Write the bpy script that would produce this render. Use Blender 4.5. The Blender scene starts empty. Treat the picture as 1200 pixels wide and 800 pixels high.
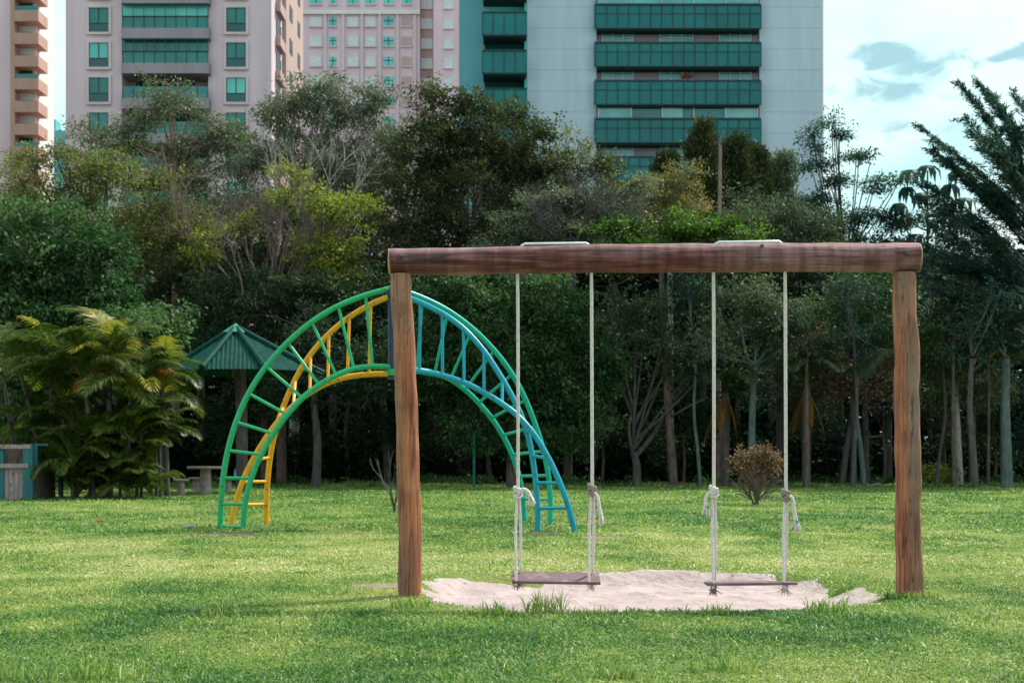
import bpy, math, random
import numpy as np
from mathutils import Vector
PI = math.pi
R = math.radians
rng = np.random.default_rng(7)
random.seed(7)
scene = bpy.context.scene
COL = scene.collection
F = 1667.0          # focal length in photo pixels (50 mm lens on 36 mm, 1200 px wide)
CH = 1.12           # camera height
HZ = 531.0          # horizon row in the photo

def P(px, py, Y):
    return np.array([(px-600)/F*Y, Y, CH+(HZ-py)/F*Y])

# ------------------------------------------------------------------ noise
def _hash(ix, iy, s):
    n = (ix*374761393 + iy*668265263 + s*982451653) & 0xffffffff
    n = ((n ^ (n >> 13))*1274126177) & 0xffffffff
    return ((n ^ (n >> 16)) & 0xffff)/65535.0
def vnoise(x, y, s=0):
    x = np.asarray(x, float); y = np.asarray(y, float)
    ix = np.floor(x).astype(np.int64); iy = np.floor(y).astype(np.int64)
    fx = x-ix; fy = y-iy
    fx = fx*fx*(3-2*fx); fy = fy*fy*(3-2*fy)
    a = _hash(ix, iy, s); b = _hash(ix+1, iy, s); c = _hash(ix, iy+1, s); d = _hash(ix+1, iy+1, s)
    return (a*(1-fx)+b*fx)*(1-fy)+(c*(1-fx)+d*fx)*fy
def fbm(x, y, s=0, o=3):
    t = 0; a = 0.5; f = 1
    for k in range(o):
        t = t+a*vnoise(np.asarray(x)*f, np.asarray(y)*f, s+k); a *= .5; f *= 2.03
    return t/(1-0.5**o)

# ------------------------------------------------------------------ objects
def tag(o, label=None, cat=None, group=None, kind=None):
    if label: o['label'] = label
    if cat: o['category'] = cat
    if group: o['group'] = group
    if kind: o['kind'] = kind
    return o
def empty(name, loc, label, cat, group=None):
    o = bpy.data.objects.new(name, None); COL.objects.link(o)
    o.location = Vector([float(v) for v in loc]); o.empty_display_size = .3
    return tag(o, label, cat, group)
def link(name, me, parent=None):
    o = bpy.data.objects.new(name, me); COL.objects.link(o)
    if parent is not None:
        o.parent = parent
        top = parent
        off = Vector((0, 0, 0))
        while top is not None:
            off += top.location; top = top.parent
        o.location = -off          # meshes are written in world coordinates
    return o
def np_mesh(name, V, Fc, mat, attr=None, smooth=False):
    """V (n,3), Fc (m,k) all the same size"""
    me = bpy.data.meshes.new(name)
    V = np.ascontiguousarray(V, dtype=np.float32); Fc = np.ascontiguousarray(Fc, dtype=np.int32)
    m, k = Fc.shape
    me.vertices.add(len(V)); me.vertices.foreach_set('co', V.ravel())
    me.loops.add(m*k); me.loops.foreach_set('vertex_index', Fc.ravel())
    me.polygons.add(m); me.polygons.foreach_set('loop_start', np.arange(0, m*k, k, dtype=np.int32))
    me.polygons.foreach_set('loop_total', np.full(m, k, dtype=np.int32))
    if smooth: me.polygons.foreach_set('use_smooth', np.ones(m, dtype=bool))
    me.update(calc_edges=True)
    if attr is not None:
        a = me.attributes.new('v', 'FLOAT', 'FACE'); a.data.foreach_set('value', np.asarray(attr, dtype=np.float32))
    if mat: me.materials.append(mat)
    return me
class MB:
    """collects shapes into one mesh"""
    def __init__(s): s.v = []; s.f = []; s.n = 0; s.sm = []
    def add(s, V, Fs, smooth=False):
        s.v.append(np.asarray(V, float)); b = s.n
        for f in Fs: s.f.append(tuple(int(i)+b for i in f)); s.sm.append(smooth)
        s.n += len(V)
    def box(s, a, b):
        x0, y0, z0 = a; x1, y1, z1 = b
        V = [(x0,y0,z0),(x1,y0,z0),(x1,y1,z0),(x0,y1,z0),(x0,y0,z1),(x1,y0,z1),(x1,y1,z1),(x0,y1,z1)]
        s.add(V, [(0,3,2,1),(4,5,6,7),(0,1,5,4),(1,2,6,5),(2,3,7,6),(3,0,4,7)])
    def pbox(s, x0, x1, y0, y1, Y, d):
        """box with its front face on the photo rectangle at distance Y, d deep"""
        a = P(x0, y1, Y); b = P(x1, y0, Y)
        s.box((a[0], Y, a[2]), (b[0], Y+d, b[2]))
    def tube(s, pts, rad, n=10, caps=True, wob=0, seed=0):
        pts = [np.asarray(p, float) for p in pts]; k = len(pts)
        if np.isscalar(rad): rad = [rad]*k
        V = []; u = None
        for i, p in enumerate(pts):
            t = pts[min(i+1, k-1)]-pts[max(i-1, 0)]; t = t/(np.linalg.norm(t)+1e-9)
            if u is None:
                u = np.cross(t, (0.3, 1, 0.1)); u /= np.linalg.norm(u)
            u = u-t*np.dot(u, t); u /= np.linalg.norm(u); w = np.cross(t, u)
            for j in range(n):
                a = 2*PI*j/n
                r = rad[i]*(1+(wob*math.sin(3*a+seed+i*.7)+wob*.7*math.sin(2*a+i*1.3+seed*2) if wob else 0))
                V.append(p+r*(math.cos(a)*u+math.sin(a)*w))
        Fs = [(i*n+j, i*n+(j+1) % n, (i+1)*n+(j+1) % n, (i+1)*n+j) for i in range(k-1) for j in range(n)]
        s.add(V, Fs, True)
        if caps:
            s.add(V[:n], [tuple(range(n))[::-1]]); s.add(V[-n:], [tuple(range(n))])
        return s
    def build(s, name, mat, parent=None):
        me = bpy.data.meshes.new(name)
        me.from_pydata([tuple(v) for v in np.concatenate(s.v)], [], s.f)
        me.polygons.foreach_set('use_smooth', s.sm)
        me.materials.append(mat); me.update()
        return link(name, me, parent)
def spline(pts, m=6):
    pts = [np.asarray(p, float) for p in pts]; out = []
    for i in range(len(pts)-1):
        p0 = pts[max(i-1, 0)]; p1 = pts[i]; p2 = pts[i+1]; p3 = pts[min(i+2, len(pts)-1)]
        for k in range(m):
            t = k/m
            out.append(.5*((2*p1)+(-p0+p2)*t+(2*p0-5*p1+4*p2-p3)*t*t+(-p0+3*p1-3*p2+p3)*t**3))
    out.append(pts[-1]); return out

# ------------------------------------------------------------------ materials
def newmat(name):
    m = bpy.data.materials.new(name); m.use_nodes = True
    nt = m.node_tree; nt.nodes.clear()
    return m, nt, nt.nodes, nt.links
def noise_mat(name, c1, c2, scale=5, rough=.8, bump=.2, bscale=None, stretch=(1,1,1), detail=5, c3=None, s3=1.2, t3=(.55,.7), spec=.3, metal=0, dist=0, bdist=.02, coat=0):
    m, nt, N, L = newmat(name)
    out = N.new('ShaderNodeOutputMaterial'); bs = N.new('ShaderNodeBsdfPrincipled')
    L.new(bs.outputs[0], out.inputs[0])
    tc = N.new('ShaderNodeTexCoord'); mp = N.new('ShaderNodeMapping'); mp.inputs['Scale'].default_value = stretch
    L.new(tc.outputs['Object'], mp.inputs[0])
    n1 = N.new('ShaderNodeTexNoise'); n1.inputs['Scale'].default_value = scale; n1.inputs['Detail'].default_value = detail
    n1.inputs['Distortion'].default_value = dist
    L.new(mp.outputs[0], n1.inputs['Vector'])
    r = N.new('ShaderNodeValToRGB'); r.color_ramp.elements[0].position = .3; r.color_ramp.elements[1].position = .7
    r.color_ramp.elements[0].color = (*c1, 1); r.color_ramp.elements[1].color = (*c2, 1)
    L.new(n1.outputs[0], r.inputs[0]); colour = r.outputs[0]
    if c3:
        n3 = N.new('ShaderNodeTexNoise'); n3.inputs['Scale'].default_value = s3; n3.inputs['Detail'].default_value = 6
        L.new(tc.outputs['Object'], n3.inputs['Vector'])
        mr = N.new('ShaderNodeMapRange'); mr.inputs[1].default_value = t3[0]; mr.inputs[2].default_value = t3[1]
        L.new(n3.outputs[0], mr.inputs[0])
        mx = N.new('ShaderNodeMixRGB'); mx.inputs[2].default_value = (*c3, 1)
        L.new(mr.outputs[0], mx.inputs[0]); L.new(colour, mx.inputs[1]); colour = mx.outputs[0]
    L.new(colour, bs.inputs['Base Color'])
    bs.inputs['Roughness'].default_value = rough; bs.inputs['Metallic'].default_value = metal
    bs.inputs['Specular IOR Level'].default_value = spec
    bs.inputs['Coat Weight'].default_value = coat
    if bump:
        n2 = N.new('ShaderNodeTexNoise'); n2.inputs['Scale'].default_value = bscale or scale*3; n2.inputs['Detail'].default_value = 6
        L.new(mp.outputs[0], n2.inputs['Vector'])
        b = N.new('ShaderNodeBump'); b.inputs['Strength'].default_value = bump; b.inputs['Distance'].default_value = bdist
        L.new(n2.outputs[0], b.inputs['Height']); L.new(b.outputs[0], bs.inputs['Normal'])
    return m
def leaf_mat(name, stops, trans=.33, rough=.55, spec=.14):
    """colour from a per-leaf value that says how old and how yellow the leaf is"""
    m, nt, N, L = newmat(name)
    out = N.new('ShaderNodeOutputMaterial')
    at = N.new('ShaderNodeAttribute'); at.attribute_name = 'v'
    r = N.new('ShaderNodeValToRGB'); e = r.color_ramp.elements
    k = len(stops)
    e[0].position = 0; e[0].color = (*stops[0], 1); e[1].position = 1; e[1].color = (*stops[-1], 1)
    for i in range(1, k-1):
        q = e.new(i/(k-1)); q.color = (*stops[i], 1)
    L.new(at.outputs['Fac'], r.inputs[0])
    bs = N.new('ShaderNodeBsdfPrincipled'); bs.inputs['Roughness'].default_value = rough; bs.inputs['Specular IOR Level'].default_value = spec
    L.new(r.outputs[0], bs.inputs['Base Color'])
    tr = N.new('ShaderNodeBsdfTranslucent')
    g = N.new('ShaderNodeMixRGB'); g.blend_type = 'MULTIPLY'; g.inputs[0].default_value = 1; g.inputs[2].default_value = (1.2, 1.4, .8, 1)
    L.new(r.outputs[0], g.inputs[1]); L.new(g.outputs[0], tr.inputs[0])
    mx = N.new('ShaderNodeMixShader'); mx.inputs[0].default_value = trans
    L.new(bs.outputs[0], mx.inputs[1]); L.new(tr.outputs[0], mx.inputs[2]); L.new(mx.outputs[0], out.inputs[0])
    return m
def glass_mat(name, col, rough=.12, col2=None, spec=.6):
    return noise_mat(name, col, col2 or tuple(c*1.5 for c in col), scale=.35, rough=rough, bump=0, spec=spec)

M = {}
M['lawn_soil'] = None
M['sand'] = noise_mat('sand', (.31,.24,.235), (.43,.345,.335), scale=3.5, rough=.95, bump=.9, bscale=14, detail=8, c3=(.25,.2,.16), s3=5, t3=(.58,.75), bdist=.03)
M['soil'] = noise_mat('bare_soil', (.05,.038,.026), (.13,.10,.07), scale=9, rough=.95, bump=.8, bscale=40)
M['soil_pale'] = noise_mat('pale_soil', (.15,.12,.075), (.27,.21,.15), scale=9, rough=.95, bump=.8, bscale=40)
def wood_mat(name, axis, dark, mid, light, grey, crack=1.0):
    """round log: long grain along axis, knots, pale weathered streaks and thin drying cracks"""
    m, nt, N, L = newmat(name)
    out = N.new('ShaderNodeOutputMaterial'); bs = N.new('ShaderNodeBsdfPrincipled'); L.new(bs.outputs[0], out.inputs[0])
    tc = N.new('ShaderNodeTexCoord')
    def mapn(a, b):
        mp = N.new('ShaderNodeMapping')
        mp.inputs['Scale'].default_value = (a, b, b) if axis == 'x' else (b, b, a)
        L.new(tc.outputs['Object'], mp.inputs[0]); return mp.outputs[0]
    def noise(vec, sc, det=6, dis=0):
        n = N.new('ShaderNodeTexNoise'); n.inputs['Scale'].default_value = sc; n.inputs['Detail'].default_value = det; n.inputs['Distortion'].default_value = dis
        L.new(vec, n.inputs['Vector']); return n.outputs[0]
    def ramp(v, stops):
        r = N.new('ShaderNodeValToRGB'); e = r.color_ramp.elements
        e[0].position, e[0].color = stops[0][0], (*stops[0][1], 1); e[1].position, e[1].color = stops[-1][0], (*stops[-1][1], 1)
        for p, c in stops[1:-1]: e.new(p).color = (*c, 1)
        L.new(v, r.inputs[0]); return r.outputs[0]
    def mix(f, a, b, mode='MIX'):
        x = N.new('ShaderNodeMixRGB'); x.blend_type = mode
        if hasattr(f, 'links'): L.new(f, x.inputs[0])
        else: x.inputs[0].default_value = f
        for i, c in ((1, a), (2, b)):
            if hasattr(c, 'links'): L.new(c, x.inputs[i])
            else: x.inputs[i].default_value = (*c, 1)
        return x.outputs[0]
    g = noise(mapn(.6, 9), 3.2, 8, .6)
    col = ramp(g, [(.28, dark), (.5, mid), (.72, light)])
    w = noise(mapn(.35, 2.5), 2.1, 5, .3)
    wm = ramp(w, [(.42, (0,0,0)), (.66, (1,1,1))]); col = mix(wm, col, grey)
    # cross bands (saw and lashing stains on the log)
    bandn = noise(mapn(5 if axis == 'x' else 2.5, .8), 2.6, 5, .2)
    bm = ramp(bandn, [(.4, (.45,.38,.36)), (.6, (1,1,1))]); col = mix(.75 if axis == 'x' else .35, col, bm, 'MULTIPLY')
    # thin dark cracks
    cr = noise(mapn(.35, 14), 2.3, 2, .5)
    cm = ramp(cr, [(.485, (1,1,1)), (.5, (.25,.2,.18)), (.515, (1,1,1))]); col = mix(crack*.8, col, cm, 'MULTIPLY')
    vor = N.new('ShaderNodeTexVoronoi'); vor.inputs['Scale'].default_value = 1.6; L.new(mapn(1, 1.3), vor.inputs['Vector'])
    km = ramp(vor.outputs['Distance'], [(.03, (.3,.22,.2)), (.09, (1,1,1))]); col = mix(.8, col, km, 'MULTIPLY')
    L.new(col, bs.inputs['Base Color']); bs.inputs['Roughness'].default_value = .62; bs.inputs['Specular IOR Level'].default_value = .35
    b = N.new('ShaderNodeBump'); b.inputs['Strength'].default_value = .7; b.inputs['Distance'].default_value = .012
    add = N.new('ShaderNodeMath'); add.operation = 'ADD'; L.new(g, add.inputs[0])
    bw = N.new('ShaderNodeRGBToBW'); L.new(cm, bw.inputs[0]); L.new(bw.outputs[0], add.inputs[1])
    L.new(add.outputs[0], b.inputs['Height']); L.new(b.outputs[0], bs.inputs['Normal'])
    return m
M['post'] = wood_mat('post_wood', 'z', (.13,.042,.022), (.38,.13,.06), (.60,.24,.11), (.26,.165,.13))
M['beam'] = wood_mat('beam_wood', 'x', (.035,.010,.009), (.15,.042,.036), (.31,.12,.115), (.33,.18,.20))
M['cut'] = noise_mat('cut_wood', (.5,.28,.2), (.62,.4,.3), scale=20)
M['seatwood'] = noise_mat('swing_board', (.10,.055,.062), (.17,.095,.11), scale=6, stretch=(.6,6,6), rough=.6, c3=(.2,.14,.14), s3=9)
M['rope'] = noise_mat('rope', (.68,.6,.57), (.88,.82,.79), scale=60, rough=.9, bump=.8, bscale=160, stretch=(1,1,.5))
M['rope_dark'] = noise_mat('old_rope', (.22,.16,.15), (.5,.4,.36), scale=60, rough=.9, bump=.8)
M['cord_teal'] = noise_mat('teal_cord', (.02,.25,.24), (.05,.4,.36), scale=60, rough=.7)
M['steel'] = noise_mat('galvanised', (.62,.68,.7), (.78,.82,.84), scale=30, rough=.35, metal=.3, bump=.05)
M['bolt'] = noise_mat('bolt', (.03,.04,.05), (.1,.12,.13), scale=30, rough=.4, metal=.8)
def paint(name, c, worn):
    return noise_mat(name, tuple(v*.85 for v in c), c, scale=5, rough=.38, bump=.08, bscale=30, c3=worn, s3=16, t3=(.60,.68), spec=.35)
M['a_green'] = paint('green_paint', (.01,.40,.15), (.05,.16,.07))
M['a_yellow'] = paint('yellow_paint', (.85,.40,.01), (.35,.14,.04))
M['a_teal'] = paint('teal_paint', (.002,.42,.33), (.01,.24,.19))
M['a_blue'] = paint('blue_paint', (.0,.31,.42), (.01,.16,.22))
M['a_navy'] = paint('navy_paint', (.01,.035,.10), (.02,.02,.03))
M['roofgreen'] = noise_mat('roof_green', (.0015,.034,.027), (.004,.058,.045), scale=3, rough=.55, bump=.2, c3=(.012,.05,.038), s3=6, spec=.05)
M['roofcap'] = noise_mat('roof_cap', (.01,.15,.11), (.02,.20,.15), scale=6, rough=.6)
M['concrete'] = noise_mat('concrete', (.24,.2,.17), (.38,.33,.3), scale=8, rough=.9, bump=.4)
M['teal_wood'] = noise_mat('teal_wood', (.01,.12,.14), (.03,.2,.22), scale=6, stretch=(4,4,.5), rough=.7, c3=(.12,.1,.1), s3=12)
M['grey_wood'] = noise_mat('grey_wood', (.24,.18,.18), (.42,.33,.33), scale=6, stretch=(6,6,.5), rough=.85, c3=(.12,.09,.08), s3=10)
M['stone'] = noise_mat('stone', (.16,.17,.19), (.3,.31,.33), scale=15, rough=.9)
M['dryleaf'] = noise_mat('dry_leaf', (.42,.16,.03), (.55,.25,.06), scale=15, rough=.8)
M['fence'] = noise_mat('green_fence', (.005,.09,.08), (.01,.14,.12), scale=9, rough=.6)
# bark
M['bark_grey'] = noise_mat('bark_grey', (.05,.047,.047), (.12,.112,.108), scale=5, stretch=(2,2,.7), rough=.95, bump=.6, c3=(.08,.07,.06), s3=7)
M['bark_pale'] = noise_mat('bark_pale', (.26,.24,.225), (.50,.47,.44), scale=5, stretch=(2,2,.6), rough=.9, bump=.4, c3=(.1,.09,.08), s3=6)
M['bark_pink'] = noise_mat('bark_pink', (.18,.12,.105), (.30,.21,.18), scale=5, stretch=(2,2,.5), rough=.9, bump=.4)
M['bark_brown'] = noise_mat('bark_brown', (.07,.05,.045), (.18,.13,.11), scale=6, stretch=(2,2,.6), rough=.95, bump=.6)
M['bark_twig'] = noise_mat('bark_twig', (.10,.07,.062), (.2,.145,.13), scale=6, rough=.95)
M['bark_teal'] = noise_mat('bark_lichen', (.05,.075,.075), (.13,.17,.165), scale=5, stretch=(2,2,.6), rough=.95, bump=.5, c3=(.1,.12,.1), s3=5)
# leaves
LM = {
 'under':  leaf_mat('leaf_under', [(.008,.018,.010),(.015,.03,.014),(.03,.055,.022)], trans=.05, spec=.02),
 'dark':   leaf_mat('leaf_dark', [(.012,.032,.018),(.028,.060,.030),(.065,.105,.048)]),
 'dense':  leaf_mat('leaf_dense', [(.018,.055,.022),(.042,.105,.038),(.11,.19,.07)]),
 'olive':  leaf_mat('leaf_olive', [(.055,.080,.028),(.125,.150,.045),(.26,.27,.08)]),
 'yellow': leaf_mat('leaf_yellow', [(.10,.13,.03),(.23,.27,.04),(.38,.42,.07)]),
 'gum':    leaf_mat('leaf_gum', [(.065,.088,.058),(.125,.155,.10),(.24,.27,.175)], trans=.25),
 'deep':   leaf_mat('leaf_deep', [(.020,.038,.020),(.052,.072,.030),(.14,.14,.055)]),
 'gold':   leaf_mat('leaf_gold', [(.10,.10,.04),(.22,.19,.07),(.36,.30,.11)]),
 'bright': leaf_mat('leaf_bright', [(.018,.05,.010),(.045,.11,.018),(.12,.21,.03)]),
 'conifer':leaf_mat('leaf_conifer', [(.022,.042,.024),(.055,.072,.032),(.14,.13,.055)], trans=.15),
 'rust':   leaf_mat('leaf_rust', [(.12,.075,.05),(.23,.13,.08),(.34,.21,.13)], trans=.25),
 'cold':   leaf_mat('leaf_cold', [(.014,.044,.042),(.026,.072,.064),(.06,.125,.105)]),
 'mix':    leaf_mat('leaf_mix', [(.030,.058,.036),(.065,.105,.058),(.15,.165,.09)]),
 'palm':   leaf_mat('leaf_palm', [(.014,.042,.012),(.045,.082,.018),(.17,.19,.03)], trans=.35, rough=.4),
 'palmy':  leaf_mat('leaf_palm_yellow', [(.07,.10,.02),(.19,.19,.03),(.42,.32,.04)], trans=.4, rough=.4),
 'palmo':  leaf_mat('leaf_palm_dry', [(.08,.045,.015),(.18,.085,.02),(.34,.17,.05)], trans=.3),
 'palmd':  leaf_mat('leaf_palm_dark', [(.015,.04,.02),(.03,.06,.025),(.06,.09,.03)], trans=.25),
}

# ------------------------------------------------------------------ ground
SX, SY, SRX, SRY = 1.10, 11.85, 1.92, 1.78
def sandval(x, y):
    d = np.abs((x-SX)/SRX)**2.1+np.abs((y-SY)/SRY)**2.4
    return d+(fbm(x*1.1, y*1.5, 12)-.5)*.9+(fbm(x*4, y*4, 15)-.5)*.35
def height(x, y):
    x = np.asarray(x, float); y = np.asarray(y, float)
    near = np.clip(1-(np.abs(y-15)-10)/30, 0, 1)*np.clip(1-(np.abs(x)-12)/12, 0, 1)
    h = ((fbm(x*.5, y*.5, 3)-.5)*.05+(fbm(x*2.2, y*2.2, 5)-.5)*.02)*near
    d = np.abs((x-SX)/SRX)**2.4+np.abs((y-SY)/SRY)**2.6
    q = np.clip((1.05-d)/.45, 0, 1); q = q*q*(3-2*q)
    return h*(1-q)-.14*q
def axis(lo, dlo, dhi, hi, step, g=1.13):
    a = list(np.arange(dlo, dhi+1e-6, step)); s = step; x = a[-1]
    while x < hi: s *= g; x += s; a.append(x)
    s = step; x = a[0]; b = []
    while x > lo: s *= g; x -= s; b.append(x)
    return np.array(b[::-1]+a)
def build_ground():
    xs = axis(-900, -7, 8, 900, .1); ys = axis(-60, 6, 16, 1500, .09)
    X, Y = np.meshgrid(xs, ys); Z = height(X, Y)
    V = np.stack([X.ravel(), Y.ravel(), Z.ravel()], 1); nx, ny = len(xs), len(ys)
    i = np.arange(nx-1)[None, :]+np.arange(ny-1)[:, None]*nx
    Fc = np.stack([i, i+1, i+1+nx, i+nx], -1).reshape(-1, 4)
    m, nt, N, L = newmat('ground_turf')
    out = N.new('ShaderNodeOutputMaterial'); bs = N.new('ShaderNodeBsdfPrincipled'); L.new(bs.outputs[0], out.inputs[0])
    tc = N.new('ShaderNodeTexCoord'); bs.inputs['Roughness'].default_value = .95; bs.inputs['Specular IOR Level'].default_value = .1
    def noise(sc, det=6):
        n = N.new('ShaderNodeTexNoise'); n.inputs['Scale'].default_value = sc; n.inputs['Detail'].default_value = det
        L.new(tc.outputs['Object'], n.inputs['Vector']); return n.outputs[0]
    def ramp(v, a, ca, b, cb):
        r = N.new('ShaderNodeValToRGB'); e = r.color_ramp.elements
        e[0].position = a; e[0].color = (*ca, 1); e[1].position = b; e[1].color = (*cb, 1); L.new(v, r.inputs[0]); return r.outputs[0]
    def mix(f, a, b):
        x = N.new('ShaderNodeMixRGB'); L.new(f, x.inputs[0]); L.new(a, x.inputs[1]); L.new(b, x.inputs[2]); return x.outputs[0]
    turf = mix(ramp(noise(.6), .4, (0,0,0), .62, (1,1,1)), ramp(noise(25), .3, (.075,.13,.03), .7, (.13,.2,.045)), ramp(noise(30), .3, (.15,.17,.05), .7, (.25,.25,.09)))
    litter = ramp(noise(3), .3, (.035,.025,.015), .7, (.1,.075,.045))
    sep = N.new('ShaderNodeSeparateXYZ'); L.new(tc.outputs['Object'], sep.inputs[0])
    ad = N.new('ShaderNodeMath'); ad.operation = 'MULTIPLY_ADD'; L.new(noise(.35), ad.inputs[0]); ad.inputs[1].default_value = 5; L.new(sep.outputs[1], ad.inputs[2])
    mr = N.new('ShaderNodeMapRange'); mr.inputs[1].default_value = 49.5; mr.inputs[2].default_value = 51.5; L.new(ad.outputs[0], mr.inputs[0])
    L.new(mix(mr.outputs[0], turf, litter), bs.inputs['Base Color'])
    b = N.new('ShaderNodeBump'); b.inputs['Strength'].default_value = .8; b.inputs['Distance'].default_value = .03
    L.new(noise(35), b.inputs['Height']); L.new(b.outputs[0], bs.inputs['Normal'])
    o = link('ground', np_mesh('ground', V, Fc, m, smooth=True)); tag(o, 'flat mown lawn running back under the trees', None, None, 'structure')
build_ground()
def build_sand():
    xs = np.arange(-1.6, 3.7, .04); ys = np.arange(9.4, 14.6, .04); X, Y = np.meshgrid(xs, ys); nx = len(xs)
    sv = sandval(X, Y); e = np.clip((1.0-sv)*3, 0, 1)
    lump = (fbm(X*3.2, Y*4, 31)-.5)*.07+(fbm(X*9, Y*11, 33)-.5)*.05
    Z = height(X, Y)+np.clip((1.02-sv)*.12, -.05, .012)+np.maximum(lump, -.004)*e
    i = (np.arange(nx-1)[None, :]+np.arange(len(ys)-1)[:, None]*nx); keep = (sv[:-1, :-1] < 1.35)
    i = i[keep]; Fc = np.stack([i, i+1, i+1+nx, i+nx], -1)
    used = np.unique(Fc); mp_ = np.zeros(X.size, int); mp_[used] = np.arange(len(used)); V = np.stack([X.ravel(), Y.ravel(), Z.ravel()], 1)[used]; Fc = mp_[Fc]
    o = link('sand', np_mesh('sand', np.array(V), np.array(Fc), M['sand'], smooth=True))
    tag(o, 'pale trodden sand in the worn hollow under the swings', None, None, 'structure')
build_sand()
def patch(name, px, py, rx, ry, mat, label, seed):
    c = P(px, py, 1867/(py-HZ)); V = [(c[0], c[1], float(height(c[0], c[1]))+.012)]; K = 40
    for k in range(K):
        a = 2*PI*k/K; s = .65+.7*float(fbm(math.cos(a)*1.7+5, math.sin(a)*1.7+5, seed))
        x = c[0]+math.cos(a)*rx*s; y = c[1]+math.sin(a)*ry*s; V.append((x, y, float(height(x, y))+.006))
    me = bpy.data.meshes.new(name); me.from_pydata(V, [], [(0, 1+k, 1+(k+1) % K) for k in range(K)]); me.materials.append(mat)
    tag(link(name, me), label, None, None, 'structure')
patches = [(264, 627, .62, .5, 'soil'), (630, 624, .42, .4, 'soil'), (706, 631, .42, .3, 'soil_pale'), (450, 687, .26, .22, 'soil_pale'), (305, 617, .25, .3, 'soil')]
for i, (px, py, rx, ry, m) in enumerate(patches):
    patch('soil', px, py, rx, ry, M[m], ['dark bare soil under the green ladder foot', 'dark bare soil under the blue ladder foot', 'pale bare soil right of the blue ladder', 'pale soil left of the left swing post', 'dark bare soil under the yellow ladder foot'][i], 50+i)

# ------------------------------------------------------------------ grass
def blades(x, y, h, w, lean, v, bend=.5):
    """each blade is a bent pair: quad + tip written as one 4-corner face and one more"""
    n = len(x); a = rng.uniform(0, 2*PI, n); la = rng.uniform(0, 2*PI, n)
    z = height(x, y)-.004; z0 = z
    dx = np.cos(a)*w*.5; dy = np.sin(a)*w*.5
    lx = np.cos(la)*lean*h; ly = np.sin(la)*lean*h
    b0 = np.stack([x-dx, y-dy, z], 1); b1 = np.stack([x+dx, y+dy, z], 1)
    zm = z+h*np.maximum(.3, .6-.08*lean); m0 = np.stack([x-dx*.8+lx*.35, y-dy*.8+ly*.35, zm], 1); m1 = np.stack([x+dx*.8+lx*.35, y+dy*.8+ly*.35, zm], 1)
    t = np.stack([x+lx, y+ly, z+h*np.maximum(.25, 1-.35*lean)], 1)
    V = np.stack([b0, b1, m1, m0, t], 1).reshape(-1, 3)
    i = np.arange(n)*5
    T = np.concatenate([np.stack([i, i+1, i+2], 1), np.stack([i, i+2, i+3], 1), np.stack([i+3, i+2, i+4], 1)])
    return V, T, np.concatenate([v, v, v])
def straw(x, y):
    q = fbm(x*.55, y*.35, 21)*.5+fbm(x*2.0, y*1.3, 23)*.5
    # worn yellowish band across the middle lawn, lusher near the camera
    band = np.exp(-((y-15.5)/3.4)**2)*.22-np.exp(-((y-9)/1.6)**2)*.10+0
    return np.clip((q-.5)*2.0+.42+band, 0, 1)
def build_grass():
    Vs, Ts, As = [], [], []; off = 0
    zones = [(6.4, 9.0, 6400, .030, .0085), (9.0, 13.0, 4400, .031, .0095), (13.0, 20.0, 1500, .036, .015), (20.0, 32.0, 430, .050, .022), (32.0, 50.5, 170, .060, .038)]
    for y0, y1, dens, hh, ww in zones:
        hw = y1*.40+.6; n = int(dens*(y1-y0)*2*hw)
        x = rng.uniform(-hw, hw, n); y = rng.uniform(y0, y1, n)
        # clump: pull blades toward tuft centres
        k = n//9; cx = rng.uniform(-hw, hw, k); cy = rng.uniform(y0, y1, k); j = rng.integers(0, k, n)
        pull = rng.random(n) < .55; s = ww*4.5
        x = np.where(pull, cx[j]+rng.normal(0, s, n), x); y = np.where(pull, cy[j]+rng.normal(0, s, n), y)
        sv = sandval(x, y)
        keep = (sv+rng.normal(0, .24, n)+(fbm(x*6, y*6, 17)-.5)*.5 > 1.0) & ((sv > 1.3) | (rng.random(n) < .75))
        for (px, py, rx, ry, m) in patches:
            Yc = 1867/(py-HZ); Xc = (px-600)/F*Yc
            keep &= (((x-Xc)/rx)**2+((y-Yc)/ry)**2+rng.normal(0, .45, n) > .75)
        x = x[keep]; y = y[keep]; n = len(x)
        lush = fbm(x*.9, y*1.3, 41)
        lush2 = np.exp(-((y-9.6)/.55)**2)*.8*(vnoise(x*1.3, y*2, 44)*.6+.4)
        st = straw(x, y)
        lush = np.clip((lush-.5)*2.2+.5, 0, 1.2); h = hh*(.6+.65*lush+lush2)*(1-.35*st)*rng.uniform(.5, 1.5, n)
        h *= np.where(rng.random(n) < .012, 1.9, 1)
        if y1 > 40: h *= np.where(y > 47.5, 1.8+1.5*vnoise(x*.8, y*0, 47), 1)
        w = ww*rng.uniform(.6, 1.4, n)
        v = np.clip(st*(.8 if y1 < 21 else .55)+rng.normal(0, .21 if y1 < 21 else .17, n)+.12+.12*(fbm(x*3, y*4, 48)-.5), 0, 1)
        V, T, A = blades(x, y, h, w, rng.uniform(.3, 2.1, n), v)
        Vs.append(V); Ts.append(T+off); As.append(A); off += len(V)
    gm = leaf_mat('grass_blades', [(.035,.12,.03),(.10,.215,.05),(.24,.34,.08),(.40,.42,.14),(.60,.56,.33)], trans=.3, rough=.5, spec=.3)
    o = link('grass', np_mesh('grass', np.concatenate(Vs), np.concatenate(Ts), gm, np.concatenate(As)))
    tag(o, 'short patchy green grass with straw coloured blades', None, None, 'stuff')
    return gm
M['grass'] = build_grass()
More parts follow.
